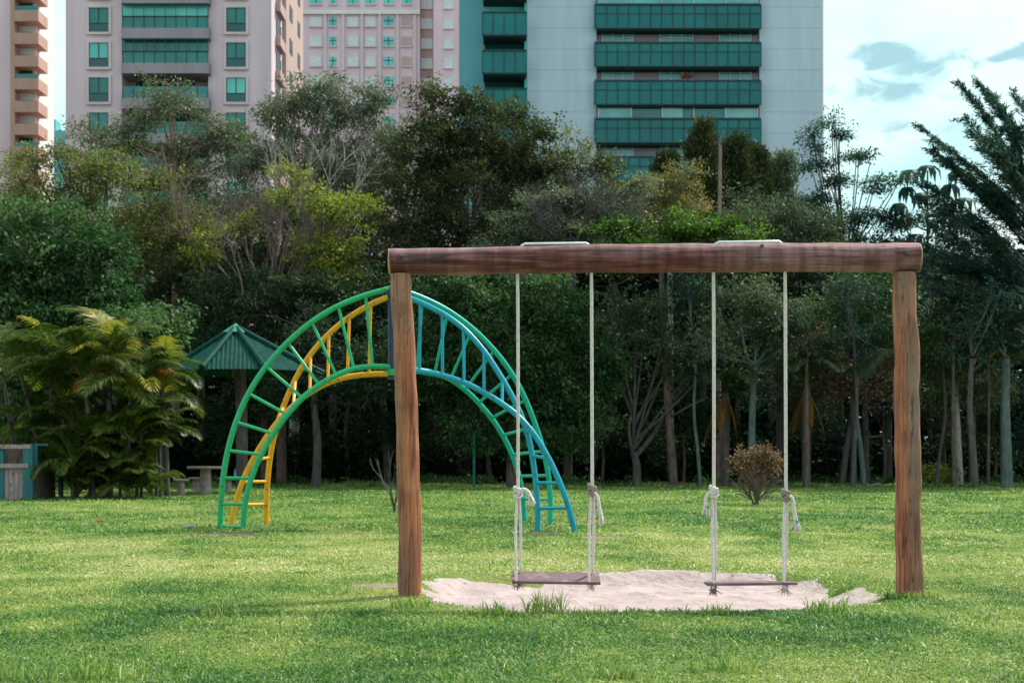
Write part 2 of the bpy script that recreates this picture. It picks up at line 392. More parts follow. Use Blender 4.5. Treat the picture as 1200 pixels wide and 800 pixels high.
def tuft(px, py, hgt, n, label, spread=.1):
    Y = 1867/(py-HZ); c = P(px, py, Y)
    x = c[0]+rng.normal(0, spread, n); y = Y+rng.normal(0, spread*.6, n)
    x = c[0]+np.clip(x-c[0], -spread*1.4, spread*1.4); y = Y+np.clip(y-Y, -spread*.9, spread*.9)
    V, T, A = blades(x, y, hgt*rng.uniform(.45, 1.1, n), np.full(n, .008), rng.uniform(.1, .95, n), np.clip(rng.normal(.42, .2, n), 0, 1))
    o = link('grass_tuft', np_mesh('grass_tuft', V, T, M['grass'], A)); tag(o, label, 'grass tuft', 'long grass tufts on the lawn')
tuft(638, 717, .20, 110, 'long spiky grass tuft at the sand edge before the left swing', .09)
tuft(583, 722, .15, 90, 'low grass tuft in front of the left end of the sand', .08)
tuft(690, 722, .10, 90, 'low grass tuft between the two tall tufts on the sand edge', .1)
tuft(838, 722, .12, 90, 'short dark grass tuft below the right swing seat', .07)
tuft(970, 718, .16, 120, 'long grass tuft at the sand edge left of the right post', .1)
tuft(985, 683, .07, 90, 'small grass tuft at the back right of the sand', .07)
tuft(480, 712, .14, 90, 'grass tuft against the foot of the left post', .09)
tuft(1066, 700, .09, 200, 'ring of grass at the foot of the right post', .13)
tuft(45, 794, .12, 120, 'long pale grass tuft at the near left corner', .16)
tuft(125, 792, .12, 90, 'wispy grass tuft right of the near left corner tuft', .12)
tuft(722, 796, .11, 90, 'bright grass tuft at the very front of the lawn', .07)
tuft(850, 786, .11, 70, 'low grass tuft on the front lawn below the right swing', .12)
tuft(262, 722, .13, 90, 'yellowish grass tuft on the lawn left of the left post', .09)
# ------------------------------------------------------------------ swing frame
SWY = 11.25
fr = empty('swing_frame', (1.1, SWY, 0), 'rough log swing frame of two posts and one thick crossbeam on the lawn', 'swing frame')
def post(pts, rads, seed, parent):
    b = MB(); sp = spline(pts, 7); rr = np.interp(np.linspace(0, len(rads)-1, len(sp)), range(len(rads)), rads)
    b.tube(sp, rr, 40, True, .032, seed); return b.build('post', M['post'], parent)
Yp = SWY
post([P(481, 712, Yp), P(480.5, 690, Yp), P(480, 600, Yp), P(477, 500, Yp), P(474.5, 420, Yp), P(470.5, 350, Yp), P(469.5, 321, Yp)], [.095, .094, .091, .088, .086, .083, .081], 1, fr)
post([P(1067, 712, Yp), P(1066, 690, Yp), P(1064, 600, Yp), P(1064.5, 540, Yp), P(1062, 470, Yp), P(1063, 420, Yp), P(1059.5, 350, Yp), P(1060, 319.5, Yp)], [.118, .108, .098, .101, .097, .098, .091, .088], 5, fr)
b = MB()
bp = [P(457, 306.5, Yp), P(520, 306.5, Yp), P(600, 305, Yp), P(690, 303, Yp), P(780, 302.5, Yp), P(860, 302, Yp), P(950, 301.5, Yp), P(1020, 302, Yp), P(1075.5, 302, Yp)]
sp = spline(bp, 8); rr = np.interp(np.linspace(0, 8, len(sp)), range(9), [.103, .107, .108, .112, .114, .115, .114, .115, .118])
b.tube(sp, rr, 48, False, .012, 3)
beam = b.build('crossbeam', M['beam'], fr)
for s, px, py, r in ((-1, 456.6, 306.5, .1035), (1, 1075.8, 302, .1175)):
    e = MB(); c = P(px, py, Yp); e.tube([c-np.array([s*.01, 0, 0]), c+np.array([s*.006, 0, 0])], [r, r*.96], 48, True, .012, 3); e.build('cut_end', M['cut'], fr)
def bolt(px, py):
    e = MB(); c = P(px, py, Yp-.108); e.tube([c+np.array([0, .03, 0]), c, c-np.array([0, .012, 0])], [.022, .024, .02], 6)
    e.tube([c-np.array([0, .012, 0]), c-np.array([0, .03, 0])], [.011, .010], 10); e.build('bolt', M['bolt'], fr)
bolt(468.5, 301); bolt(1063.5, 297.5)
e = MB(); c = P(893, 288, Yp-.085); e.tube([c+np.array([0, .03, 0]), c-np.array([0, .012, 0])], [.016, .014], 6); e.build('bolt', M['bolt'], fr)

# ------------------------------------------------------------------ swings
def swing(xa, xb, seat, topbar, knots, tails, label, tilt, zf):
    """xa, xb rope columns; seat = (x0, x1, y)"""
    c = P((xa+xb)/2, 322, SWY)
    t = empty('rope_swing', (c[0], SWY, c[2]), label, 'swing', 'rope swings hanging from the log beam')
    x0, x1, sy = seat
    a = P(x0, sy, SWY); d = P(x1, sy+zf, SWY); dep = .20; th = .022
    L = d-a; L /= np.linalg.norm(L); ang = tilt; D = np.array([0, math.cos(ang), math.sin(ang)]); U = np.cross(L, D)
    bm = MB(); V = []
    for s1 in (0, 1):
        for q in ((-dep/2, -th/2), (-dep/2+.004, th/2), (dep/2-.004, th/2), (dep/2, -th/2)):
            for base in ((a, d)[s1],): V.append(base+D*q[0]+U*q[1])
    bm.add(V, [(0,1,5,4), (1,2,6,5), (2,3,7,6), (3,0,4,7), (0,3,2,1), (4,5,6,7)])
    s = bm.build('seat', M['seatwood'], t)
    mod = s.modifiers.new('b', 'BEVEL'); mod.width = .004; mod.segments = 2
    for k, x in enumerate((xa, xb)):
        ky = knots[k]; top = P(x, 300, SWY); K = P(x+(1 if k else .5), ky, SWY)
        hd = MB(); mid = P(x+.3, (322+ky)/2, SWY)+np.array([.002, 0, 0])
        hd.tube(spline([top, mid, K], 5), .0135, 10)
        frac = (x-x0)/(x1-x0); A = a+(d-a)*frac
        xo = .02 if k == 0 else -.02
        for sgn in (-1, 1):
            end = A+D*sgn*.075-U*.03+np.array([(.018*sgn)+xo*.3, 0, 0])
            up = A+D*sgn*.075+U*.03+np.array([(.018*sgn)+xo*.3, 0, 0])
            hd.tube(spline([K+np.array([.006*sgn, 0, 0]), (K*.55+up*.45)+np.array([.012*sgn, 0, 0]), up, end], 5), .0115, 8)
        hd.build('rope', M['rope'], t)
        kn = MB()
        for q in range(5):
            r0 = .02+.004*q % .01; a0 = q*1.3; pts = []
            for w in range(13):
                g = 2*PI*w/12; v = np.array([math.cos(g)*.029, math.sin(g)*.027, math.sin(g+a0)*.024-.016+q*.009])
                pts.append(K+v)
            kn.tube(pts, .0125, 8, False)
        kn.build('knot', M['rope_dark'] if k else M['rope'], t)
        # loose rope end hanging from the knot
        tl = MB(); pts = [K+np.array([(px-x)/F*SWY, -.02-(i*.004), (ky-py)/F*SWY]) for i, (px, py) in enumerate(tails[k])]
        sp = spline(pts, 6); tl.tube(sp, [.0125+.005*i/len(sp) for i in range(len(sp))], 8); e0 = pts[-1]; di = pts[-1]-pts[-2]; di /= np.linalg.norm(di)
        for q in range(16):
            v = di+rng.normal(0, .4, 3)*np.array([1, 1, .5]); v /= np.linalg.norm(v)
            tl.tube([e0-di*.03, e0+v*.025, e0+v*.06-np.array([0, 0, .016])], [.010, .009, .003], 4)
        tl.build('rope_tail', M['rope'], t)
        tq = MB()
        for q in range(2):
            g = e0+np.array([.004*q, -.012, .008*q-.01]); tq.tube([g+np.array([-.008, 0, .018]), g+np.array([.008, -.003, 0]), g+np.array([0, 0, -.028])], [.006, .007, .003], 6)
        if tails[k][-1][2:] if len(tails[k][-1]) > 2 else x > 800: tq.build('cord_wrap', M['cord_teal'], t)
        # knot under the board, frayed
        un = MB(); c0 = A-U*.03
        un.tube([c0+np.array([0, 0, .02]), c0, c0-np.array([0, 0, .02])], [.018, .026, .016], 10, True, .1, q)
        for q in range(26):
            v = np.array([rng.normal(0, .55), rng.normal(0, .45), -1.0]); v /= np.linalg.norm(v)
            un.tube([c0, c0+v*.03, c0+v*rng.uniform(.045, .085)+np.array([rng.normal(0, .008), 0, 0])], [.006, .005, .0015], 4)
        un.build('frayed_knot', M['rope_dark'] if k == 0 else M['rope'], t)
    # white bar over the beam joining both rope holes
    b0, b1, by = topbar; tb = MB(); zt = P(0, by, SWY)[2]
    pa = P(b0, by+7, SWY); pb = P(b1, by+7, SWY)
    q = .07
    tb.tube([np.array([pa[0], SWY-.0, pa[2]]), np.array([pa[0]+.004, SWY, zt-.012]), np.array([pa[0]+.03, SWY, zt]), np.array([pb[0]-.03, SWY, zt+.006]), np.array([pb[0]-.004, SWY, zt-.008]), np.array([pb[0], SWY, pb[2]])], .0115, 10)
    tb.build('top_bar', M['steel'], t)
    return t
swing(606.5, 693, (600, 703, 676), (611, 691, 286), (577, 574), ([(606, 577), (613, 573), (618, 576), (621, 581)], [(693, 574), (699, 582), (701, 594), (703, 603)]),
      'left rope swing with tilted plum coloured board hanging from the beam', +.33, 1.5)
swing(836, 920, (827, 932, 683.5), (838, 917, 284), (576, 580), ([(836, 576), (829, 578), (826, 585), (827, 594)], [(920, 580), (927, 584), (929, 600), (931, 611)]),
      'right rope swing with level plum coloured board and teal wrapped rope ends', -.02, -1)

# ------------------------------------------------------------------ climbing arch
HUBX, HUBY = 461.0, 21.6
def crop_pts(pairs, ox, oy): return [((ox+.4*a, oy+.4*b), (ox+.4*c, oy+.4*d)) for a, b, c, d in pairs]
FLp = crop_pts([(648,44,650,275),(572,62,590,270),(490,92,535,277),(410,140,485,297),(342,200,435,325),(275,272,385,362),(225,350,340,413),(188,437,300,470),(165,520,265,527),(152,600,232,600),(146,677,215,675),(145,750,212,754)], 200, 320)
BLp = crop_pts([(648,66,650,295),(587,88,580,293),(523,125,515,303),(462,175,460,318),(408,235,407,348),(363,305,357,388),(328,395,318,425),(303,465,272,490),(290,542,240,546),(283,608,208,608),(280,680,185,680),(280,737,175,744)], 200, 320)
BRp = crop_pts([(60,44,60,275),(138,70,125,284),(212,105,175,290),(287,160,220,307),(350,225,263,340),(405,295,303,378),(442,370,340,423),(472,453,375,472),(495,520,400,530),(508,592,425,592),(515,663,433,663),(512,732,437,726)], 440, 320)
FRp = crop_pts([(60,58,60,280),(135,85,130,286),(195,115,197,298),(260,158,262,318),(318,220,318,348),(376,315,376,385),(418,392,415,412),(445,455,470,470),(460,535,510,545),(470,612,540,612),(478,695,572,690),(475,753,583,757)], 440, 320)
ar = empty('climbing_arch', ((HUBX-600)/F*HUBY, HUBY, 0), 'four legged metal climbing arch with green yellow teal and blue ladders', 'climbing frame')
def ladder(pts, mat, label):
    rails = []; fy = [HZ+0, 0]
    for k in (0, 1):
        foot = pts[-1][k]; Yf = 1867/(foot[1]-HZ); out = []
        for i, pr in enumerate(pts):
            px, py = pr[k]; s = abs(pts[i][0][0]+pts[i][1][0]-2*HUBX)/abs(pts[-1][0][0]+pts[-1][1][0]-2*HUBX)
            Y = HUBY+(Yf-HUBY)*min(1, s); out.append(P(px, py, Y))
        # smooth the jitter of the tracing
        o2 = [out[0]]+[(out[i-1]+2*out[i]+out[i+1])/4 for i in range(1, len(out)-1)]+[out[-1]]
        rails.append(o2)
    root = MB()
    L = tag(link('ladder', None, ar), label)
    for k in (0, 1):
        m = MB(); g = list(rails[k]); g.append(g[-1]+np.array([0, 0, -.08])); m.tube(spline(g, 7), .042, 14); m.build('rail', mat, L)
    for i in range(1, len(rails[0])-(0 if mat is M['a_green'] else 1)):
        m = MB(); u = rails[0][i]; v = rails[1][i]
        if i == len(rails[0])-1: u = u+np.array([0, 0, .05]); v = v+np.array([0, 0, .05])
        m.tube([u, v], .024, 10); m.build('rung', mat, L)
    return rails
rr = [ladder(FLp, M['a_green'], 'green front left ladder'), ladder(BLp, M['a_yellow'], 'yellow back left ladder'), ladder(BRp, M['a_teal'], 'teal back right ladder'), ladder(FRp, M['a_blue'], 'blue front right ladder')]
m = MB(); a = P(460.5, 336, HUBY); b_ = P(460.5, 444, HUBY)
m.tube([b_, a], .075, 16); m.build('hub_post', M['a_navy'], ar)
for py, nm in ((344, 0), (436, 1)):
    m = MB(); c = P(461, py, HUBY); m.tube([c-np.array([0,0,.05]), c+np.array([0,0,.05])], .10, 16); m.build('hub_collar', M['a_green'] if nm else M['a_navy'], ar)

# ------------------------------------------------------------------ pavilion
pv_Y = 39.7+.9
c = P(280, 579, pv_Y); c[2] = 0
pv = empty('park_shelter', c, 'small round shelter with a green ribbed conical roof behind the palms', 'shelter')
s = F/pv_Y
def roof():
    apex = P(272, 384, pv_Y)[2]; ez = P(0, 436, pv_Y)[2]; Rr = 90/s; cx = P(290, 0, pv_Y)[0]
    m = MB(); NS = 8
    for k in range(NS):
        a0 = 2*PI*(k-.5)/NS-PI/2; a1 = 2*PI*(k+.5)/NS-PI/2
        e0 = np.array([cx+math.cos(a0)*Rr, pv_Y+math.sin(a0)*Rr, ez]); e1 = np.array([cx+math.cos(a1)*Rr, pv_Y+math.sin(a1)*Rr, ez])
        ap = np.array([c[0]+(272-280)/s+.1, pv_Y, apex])
        n = np.cross(e1-e0, ap-e0); n /= np.linalg.norm(n)
        if n[2] < 0: n = -n
        K = 56; V = []; J = 8
        for i in range(K+1):
            u = i/K; bt = e0+(e1-e0)*u
            lim = 1-abs(2*u-1)              # sheet runs straight up to the hip
            dirn = ap-(e0+e1)/2
            for j in range(J+1):
                p = bt+dirn*lim*(j/J)+n*(.014*math.sin(u*2*PI*14))-(dirn/np.linalg.norm(dirn))*.05*(1-j/J)
                V.append(p)
        Fs = [(i*(J+1)+j, (i+1)*(J+1)+j, (i+1)*(J+1)+j+1, i*(J+1)+j+1) for i in range(K) for j in range(J)]
        m.add(V, Fs, True)
    o = m.build('roof', M['roofgreen'], pv)
    ap = np.array([c[0]+(272-280)/s+.1, pv_Y, apex])
    for k in range(NS):
        a0 = 2*PI*(k-.5)/NS-PI/2; e0 = np.array([cx+math.cos(a0)*(Rr+.03), pv_Y+math.sin(a0)*(Rr+.03), ez-.02])
        h = MB(); h.tube([e0+np.array([0,0,.03]), ap+np.array([0,0,.03])], [.10, .08], 8); h.build('hip_cap', M['roofgreen'], pv)
    cp = MB(); cp.tube([ap+np.array([0,0,-.14]), ap+np.array([0,0,.10]), ap+np.array([0,0,.13])], [.40, .05, .01], 8); cp.build('apex_cap', M['roofcap'], pv)
    rf = MB()
    for k in range(NS):
        a0 = 2*PI*(k-.5)/NS-PI/2; e0 = np.array([cx+math.cos(a0)*Rr*.93, pv_Y+math.sin(a0)*Rr*.93, ez-.03])
        rf.tube([e0, ap-np.array([0,0,.25])], .045, 6)
    rf.build('rafters', M['bark_brown'], pv)
roof()
m = MB(); b0 = P(284, 579, pv_Y); b0[2] = -.1; t0 = P(281, 395, pv_Y)
m.tube(spline([b0, P(283, 500, pv_Y), t0], 5), [.17]*5+[.16]*3+[.15]*3, 16, True, .03); m.build('central_post', M['bark_grey'], pv)
def round_table(px, py, ht, rt, rl, th, name, label, cat, grp=None):
    Y = 1867/(py-HZ); c = P(px, py, Y); c[2] = 0
    t = empty(name, c, label, cat, grp)
    m = MB(); m.tube([c+np.array([0,0,ht-th]), c+np.array([0,0,ht-th+.01]), c+np.array([0,0,ht-.01]), c+np.array([0,0,ht])], [rt-.02, rt, rt, rt-.015], 28); m.build('table_top' if ht > .6 else 'seat', M['concrete'], t)
    m = MB(); m.tube([c+np.array([0,0,-.05]), c+np.array([0,0,.04]), c+np.array([0,0,ht-th])], [rl*1.15, rl, rl*.95], 18); m.build('pedestal', M['concrete'], t)
round_table(241, 579, .77, .50, .155, .07, 'park_table', 'round concrete pedestal table under the green roofed shelter', 'table')
round_table(212, 580, .44, .22, .10, .06, 'stool', 'leftmost concrete stool by the round table', 'stool', 'concrete stools round the table')
round_table(230, 577, .44, .22, .10, .06, 'stool', 'concrete stool tucked close to the left side of the table', 'stool', 'concrete stools round the table')
round_table(267, 578, .44, .26, .10, .06, 'stool', 'concrete stool right of the round table by the green ladder', 'stool', 'concrete stools round the table')
# bottle on the right stool
cb = P(275.5, 559, 39.9); cb[2] = .44
m = MB(); m.tube([cb, cb+np.array([0,0,.15]), cb+np.array([0,0,.19]), cb+np.array([0,0,.25])], [.035, .035, .014, .014], 12)
tag(m.build('bottle', glass_mat('bottle_plastic', (.05,.2,.4))), 'small blue bottle standing on the stool right of the table', 'bottle')

# ------------------------------------------------------------------ wooden booth at the left edge
Yb = 34.4; cb = P(18, 585, Yb); cb[2] = 0
bt = empty('wooden_bin', cb, 'weathered wooden bin with teal posts and grey planks at the left edge', 'bin')
for nm, x0, x1, y0, y1, yy, d, mt in (('post', -3, 4, 521, 587, Yb-.06, .12, 'teal_wood'), ('post', 27, 38, 520, 588, Yb-.10, .14, 'teal_wood'), ('post', 39, 44, 522, 585, Yb+.7, .12, 'teal_wood'), ('post', -22, -14, 521, 586, Yb-.08, .14, 'teal_wood'),
     ('rail', -22, 36, 520.5, 525.5, Yb-.13, .05, 'grey_wood'), ('rail', -22, 33, 543, 548, Yb-.13, .05, 'grey_wood'), ('side_panel', 40, 44, 545, 584, Yb+.1, 1.2, 'bark_brown'), ('top_beam', 36, 56, 519.5, 522, Yb+.3, .06, 'teal_wood')):
    m = MB(); m.pbox(x0, x1, y0, y1, yy, d); m.build(nm, M[mt], bt)
m = MB()
for i in range(4):
    m.pbox(5+i*5.6, 10.1+i*5.6, 548+(i % 2)*.8, 588, Yb-.02-.01*(i % 2), .03)
m.build('plank_panel', M['grey_wood'], bt)
m = MB()
for i in range(4):
    m.pbox(-13+i*2.4, -10.9+i*2.4, 548, 588, Yb-.02, .03)
m.build('plank_panel', M['grey_wood'], bt)
m = MB(); m.pbox(-18, 43, 526, 586, Yb+1.3, .04); m.build('back_panel', M['bark_brown'], bt)

# litter and stones on the lawn
def lump(name, px, py, r, flat, mat, label, cat, seed):
    Y = 1867/(py-HZ); c = P(px, py, Y); c[2] = float(height(c[0], c[1]))+.02
    m = MB(); K = 7
    m.tube([c+np.array([-r, 0, .0]), c+np.array([-r*.5, .01, flat*.6]), c+np.array([r*.4, 0, flat]), c+np.array([r, 0, .01])], [.01, flat, flat*1.1, .012], K, True, .15, seed)
    tag(m.build(name, mat), label, cat)
lump('stone', 222, 621, .10, .022, M['stone'], 'flat grey stone on the grass left of the green ladder', 'stone', 1)
lump('stone', 1027, 570, .22, .05, M['stone'], 'pale stone at the far grass edge left of the right post', 'stone', 3)
lump('fallen_leaf', 118, 612, .06, .02, M['dryleaf'], 'small brown fallen leaf on the left lawn', 'leaf', 4)
lump('dry_frond', 112, 583, .28, .06, M['dryleaf'], 'orange dry palm sheath lying below the palms', 'dry leaf', 6)

for i, (px, py) in enumerate([(60, 640), (150, 665), (385, 634), (430, 629), (745, 628), (800, 650), (930, 625), (1120, 640), (340, 592), (690, 600)]):
    Y = 1867/(py-HZ); c = P(px, py, Y); c[2] = float(height(c[0], c[1]))+.03; a = rng.uniform(0, 6.3); q = .028+.001*Y; m = MB()
    u = np.array([math.cos(a), math.sin(a), .15]); w_ = np.array([-math.sin(a), math.cos(a), 0.1])
    top = [c-u*q, c-w_*q*.45+np.array([0,0,.008]), c+u*q, c+w_*q*.45+np.array([0,0,.012])]; m.add(top+[p-np.array([0,0,.004]) for p in top], [(0,1,2,3), (7,6,5,4), (0,4,5,1), (1,5,6,2), (2,6,7,3), (3,7,4,0)])
    tag(m.build('fallen_leaf', M['bark_brown']), 'small dry fallen leaf lying loose on the lawn', 'leaf', 'fallen leaves scattered on the lawn')
# ------------------------------------------------------------------ vegetation tools
def segs(A, B, ra, rb, k=3):
    """many tapered prisms at once"""
    A = np.asarray(A, float); B = np.asarray(B, float); n = len(A)
    ra = np.broadcast_to(ra, n); rb = np.broadcast_to(rb, n)
    t = B-A; t /= (np.linalg.norm(t, axis=1, keepdims=True)+1e-9)
    ref = np.where(np.abs(t[:, 2:3]) > .8, np.array([[1., 0, 0]]), np.array([[0, 0, 1.]]))
    u = np.cross(t, ref); u /= np.linalg.norm(u, axis=1, keepdims=True); w = np.cross(t, u)
    ang = np.arange(k)*2*PI/k
    ring = np.cos(ang)[None, :, None]*u[:, None]+np.sin(ang)[None, :, None]*w[:, None]
    V = np.concatenate([A[:, None]+ring*ra[:, None, None], B[:, None]+ring*rb[:, None, None]], 1).reshape(-1, 3)
    i = (np.arange(n)*2*k)[:, None]; j = np.arange(k)[None]; j2 = (j+1) % k
    Fc = np.stack([i+j, i+j2, i+k+j2, i+k+j], -1).reshape(-1, 4)
    return V, Fc
def cat(parts):
    Vs, Fs, off = [], [], 0
    for V, Fc in parts: Vs.append(V); Fs.append(Fc+off); off += len(V)
    return np.concatenate(Vs), np.concatenate(Fs)
def path(p0, p1, bow, n=6, jit=.04):
    """curved limb from p0 to p1; returns points"""
    p0 = np.asarray(p0, float); p1 = np.asarray(p1, float); L = np.linalg.norm(p1-p0)
    mid = (p0+p1)/2+np.array([0, 0, 1])*bow*L+rng.normal(0, jit, 3)*L
    t = np.linspace(0, 1, n+1)[:, None]
    return (1-t)**2*p0+2*t*(1-t)*mid+t*t*p1
def pathsegs(pts, ra, rb, k=5):
    r = np.linspace(ra, rb, len(pts)); return segs(pts[:-1], pts[1:], r[:-1], r[1:], k)
def leaves(C, out, size, asp, droop, flat, v):
    """C leaf bases, out outward direction; each leaf a folded diamond"""
    n = len(C); size = size*.80; asp = min(.62, asp*1.3); d = out+rng.normal(0, .55, (n, 3)); d[:, 2] -= droop
    d /= (np.linalg.norm(d, axis=1, keepdims=True)+1e-9)
    nr = rng.normal(0, 1, (n, 3)); nr[:, 2] = np.abs(nr[:, 2])+flat
    sd = np.cross(d, nr); sd /= (np.linalg.norm(sd, axis=1, keepdims=True)+1e-9); up = np.cross(sd, d)
    s = (size*rng.uniform(.6, 1.35, n))[:, None]
    mid = C+d*s*.45
    V = np.stack([C, mid+sd*s*asp*.5+up*s*.06, C+d*s-up*s*.05, mid-sd*s*asp*.5+up*s*.06], 1).reshape(-1, 3)
    i = np.arange(n)*4
    return V, np.stack([i, i+1, i+2, i+3], 1), v
def crown(blobs, Y, clump=.9, nclump=1.0, nspray=12, nleaf=14, size=.17, asp=.42, droop=.3, flat=.6, spr=.26, root=None, limb_r=.036, fork=.35, shell=.5, zsq=.65, ydepth=.8, vbase=.4, vvar=.22):
    Vt, Lv = [], []
    lo = 0; allC = []; wood = []
    for bi, bl in enumerate(blobs):
        px, py, rx, rz = bl[:4]; c = P(px, py, Y); sc = Y/F; rX = rx*sc; rZ = rz*sc; rY = (rX+rZ)/2*ydepth
        n = max(3, int(nclump*3.3*4.2*((rX*rZ+rX*rY+rY*rZ)/3)/(clump**2)*.55))
        q = rng.normal(0, 1, (n, 3)); q /= np.linalg.norm(q, axis=1, keepdims=True); q *= (rng.random((n, 1))**shell)*rng.uniform(.8, 1.12, (n, 1))
        C = c+q*np.array([rX, rY, rZ])
        C = C[C[:, 2] > .12]; n = len(C)
        if n == 0: continue
        # primary limb nodes
        kp = min(n, max(2, n//7)); idx = rng.choice(n, kp, replace=False); prim = c+(C[idx]-c)*.6
        if root is not None:
            rp = np.asarray(root, float)
            for p in prim:
                s0 = rp+np.array([0, 0, 1])*(p[2]-rp[2])*fork*rng.random()
                wood.append(pathsegs(path(s0, p, -.08), limb_r*1.5, limb_r*.8, 5))
        j = np.argmin(((C[:, None]-prim[None])**2).sum(-1), 1)
        for i in range(n): wood.append(pathsegs(path(prim[j[i]], C[i], -.05, 3), limb_r*.75, limb_r*.3, 4))
        rel = C-c
        cs = clump*rng.uniform(.6, 1.25, n)
        # sprays
        ci = np.repeat(np.arange(n), nspray)
        S = C[ci]+rng.normal(0, 1, (len(ci), 3))*np.array([1, 1, zsq])*(cs[ci]*.42)[:, None]
        wood.append(segs(C[ci], S, limb_r*.25, limb_r*.12, 3))
        cv = rng.normal(0, vvar*.6, n)[ci]+rng.normal(0, vvar*.5, len(ci))
        si = np.repeat(np.arange(len(ci)), int(nleaf*1.9))
        off = rng.normal(0, 1, (len(si), 3))*np.array([1, 1, .6])*spr*.55
        B = S[si]+off; o = off/(np.linalg.norm(off, axis=1, keepdims=True)+1e-6)*.7+(rel[ci][si]/(np.linalg.norm(rel[ci][si], axis=1, keepdims=True)+1e-6))*.4
        v = np.clip(vbase+cv[si]+rng.normal(0, vvar*.5, len(si)), 0, 1)
        Vt.append((B, o, v))
    B = np.concatenate([a[0] for a in Vt]); o = np.concatenate([a[1] for a in Vt]); v = np.concatenate([a[2] for a in Vt])
    k = B[:, 2] > .06; B, o, v = B[k], o[k], v[k]
    return leaves(B, o, size, asp, droop, flat, v), wood
TREES = 'trees of the wood behind the lawn'
NL = [0]
def tree(name, label, cat_, Y, trunk, blobs, leaf, bark, tr=.16, extra=None, group=TREES, trunks=None, **kw):
    """trunk = photo points from foot to fork"""
    pts = [P(px, py, Y) for px, py in trunk]; pts[0][2] = -.1
    root = empty(name, (pts[0][0], Y, 0), label, cat_, group)
    (V, Fc, v), wood = crown(blobs, Y, root=pts[-1], **kw)
    NL[0] += len(Fc)
    sp = np.array(spline(pts, 5)); wood.append(pathsegs(sp, tr, tr*.6, 10))
    for tt in (trunks or []):
        q = [P(px, py, Y+rng.normal(0, .3)) for px, py in tt[0]]; 
        if q[0][2] < .6: q[0][2] = -.1
        wood.append(pathsegs(np.array(spline(q, 5)), tt[1], tt[1]*.5, 8))
    if extra: wood += extra(pts, Y)
    Vw, Fw = cat(wood)
    link('trunk', np_mesh('trunk', Vw, Fw, M[bark], smooth=True), root)
    link('crown', np_mesh('crown', V, Fc, LM[leaf], v), root)
    return root
def grow(p, d, L, r, depth, spread=.5, up=.1, n=3, out=None, tips=None):
    if out is None: out = []
    if tips is None: tips = []
    q = p; dd = d
    for k in range(3):
        dd = dd+rng.normal(0, .10, 3); dd /= np.linalg.norm(dd); q2 = q+dd*L/3
        out.append((q, q2, r*(1-.12*k), r*(1-.12*(k+1)))); q = q2
    if depth == 0: tips.append(q); return out, tips
    for i in range(n):
        nd = dd+rng.normal(0, spread, 3); nd[2] += up; nd /= np.linalg.norm(nd)
        grow(q, nd, L*rng.uniform(.6, .9), r*.6, depth-1, spread, up, n, out, tips)
    if depth > 1:
        nd = dd+rng.normal(0, spread*1.2, 3); nd /= np.linalg.norm(nd); grow(p+(q-p)*.5, nd, L*.6, r*.5, depth-1, spread, up, n, out, tips)
    return out, tips
def gsegs(o, k=4):
    A = np.array([s[0] for s in o]); B = np.array([s[1] for s in o]); return segs(A, B, np.array([s[2] for s in o]), np.array([s[3] for s in o]), k)

exec_trees = True
# ------------------------------------------------------------------ the trees, left to right
tree('broadleaf_tree', 'dense dark green leafy tree at the left edge above the palms', 'tree', 44.5, [(20, 578), (18, 470), (25, 400)],
     [(40, 300, 85, 75), (105, 320, 55, 55), (-10, 370, 60, 90), (60, 395, 90, 70), (-50, 290, 60, 80), (130, 372, 48, 45), (50, 480, 110, 60)], 'dense', 'bark_brown', tr=.25, size=.2, asp=.42, droop=.55, nleaf=16, clump=1.0, nspray=12, vbase=.45)
tree('broadleaf_tree', 'light green drooping leaved tree just left of the green shelter roof', 'tree', 41.5, [(190, 578), (188, 500), (180, 430)],
     [(172, 400, 40, 38), (190, 450, 30, 35), (150, 385, 30, 25)], 'dense', 'bark_grey', tr=.11, size=.2, asp=.42, droop=.8, nleaf=13, clump=.7, vbase=.72)
def stems(xs, y0, y1, r, br=2):
    def f(pts, Y):
        out = []
        for x, x2 in xs:
            o, t = grow(P(x, y0, Y), np.array([(x2-x)*.02, rng.normal(0, .2), 1.]), (y0-y1)/F*Y*.5, r, br, .35, .25, 3); out.append(gsegs(o))
        return out
    return f
tree('broadleaf_tree', 'olive yellow twiggy tree left of the tall slender trunk', 'tree', 52, [(120, 575), (118, 450), (120, 350)],
     [(40, 215, 48, 38), (110, 225, 62, 55), (180, 245, 60, 50), (150, 290, 75, 45), (75, 195, 26, 24), (30, 185, 22, 20), (125, 200, 45, 26), (220, 290, 40, 60)], 'olive', 'bark_brown', tr=.2, size=.15, asp=.4, droop=.2,
     nleaf=10, nspray=10, clump=.95, nclump=1.0, vbase=.5, vvar=.35, extra=stems([(90,-8),(112,0),(140,6),(160,10),(185,4)], 330, 240, .05))
tree('slender_tree', 'tall slender pinkish trunked tree with a flat feathery top before the pink tower', 'tree', 59, [(206, 572), (206, 420), (205, 300), (207, 215)],
     [(205, 135, 62, 22), (150, 165, 42, 24), (255, 150, 48, 24), (115, 160, 40, 26), (190, 115, 40, 16), (270, 180, 40, 30), (100, 185, 34, 20), (225, 175, 45, 18)], 'gum', 'bark_pink', tr=.17, size=.2, asp=.28, droop=.5,
     nleaf=11, nspray=10, clump=.95, nclump=.9, vbase=.5, trunks=[([(206, 250), (199, 210), (188, 165)], .09), ([(207, 240), (215, 195), (236, 158)], .09), ([(206, 260), (221, 215), (262, 168)], .07), ([(205, 235), (196, 190), (160, 170)], .07), ([(206, 225), (205, 180), (204, 140)], .08)])
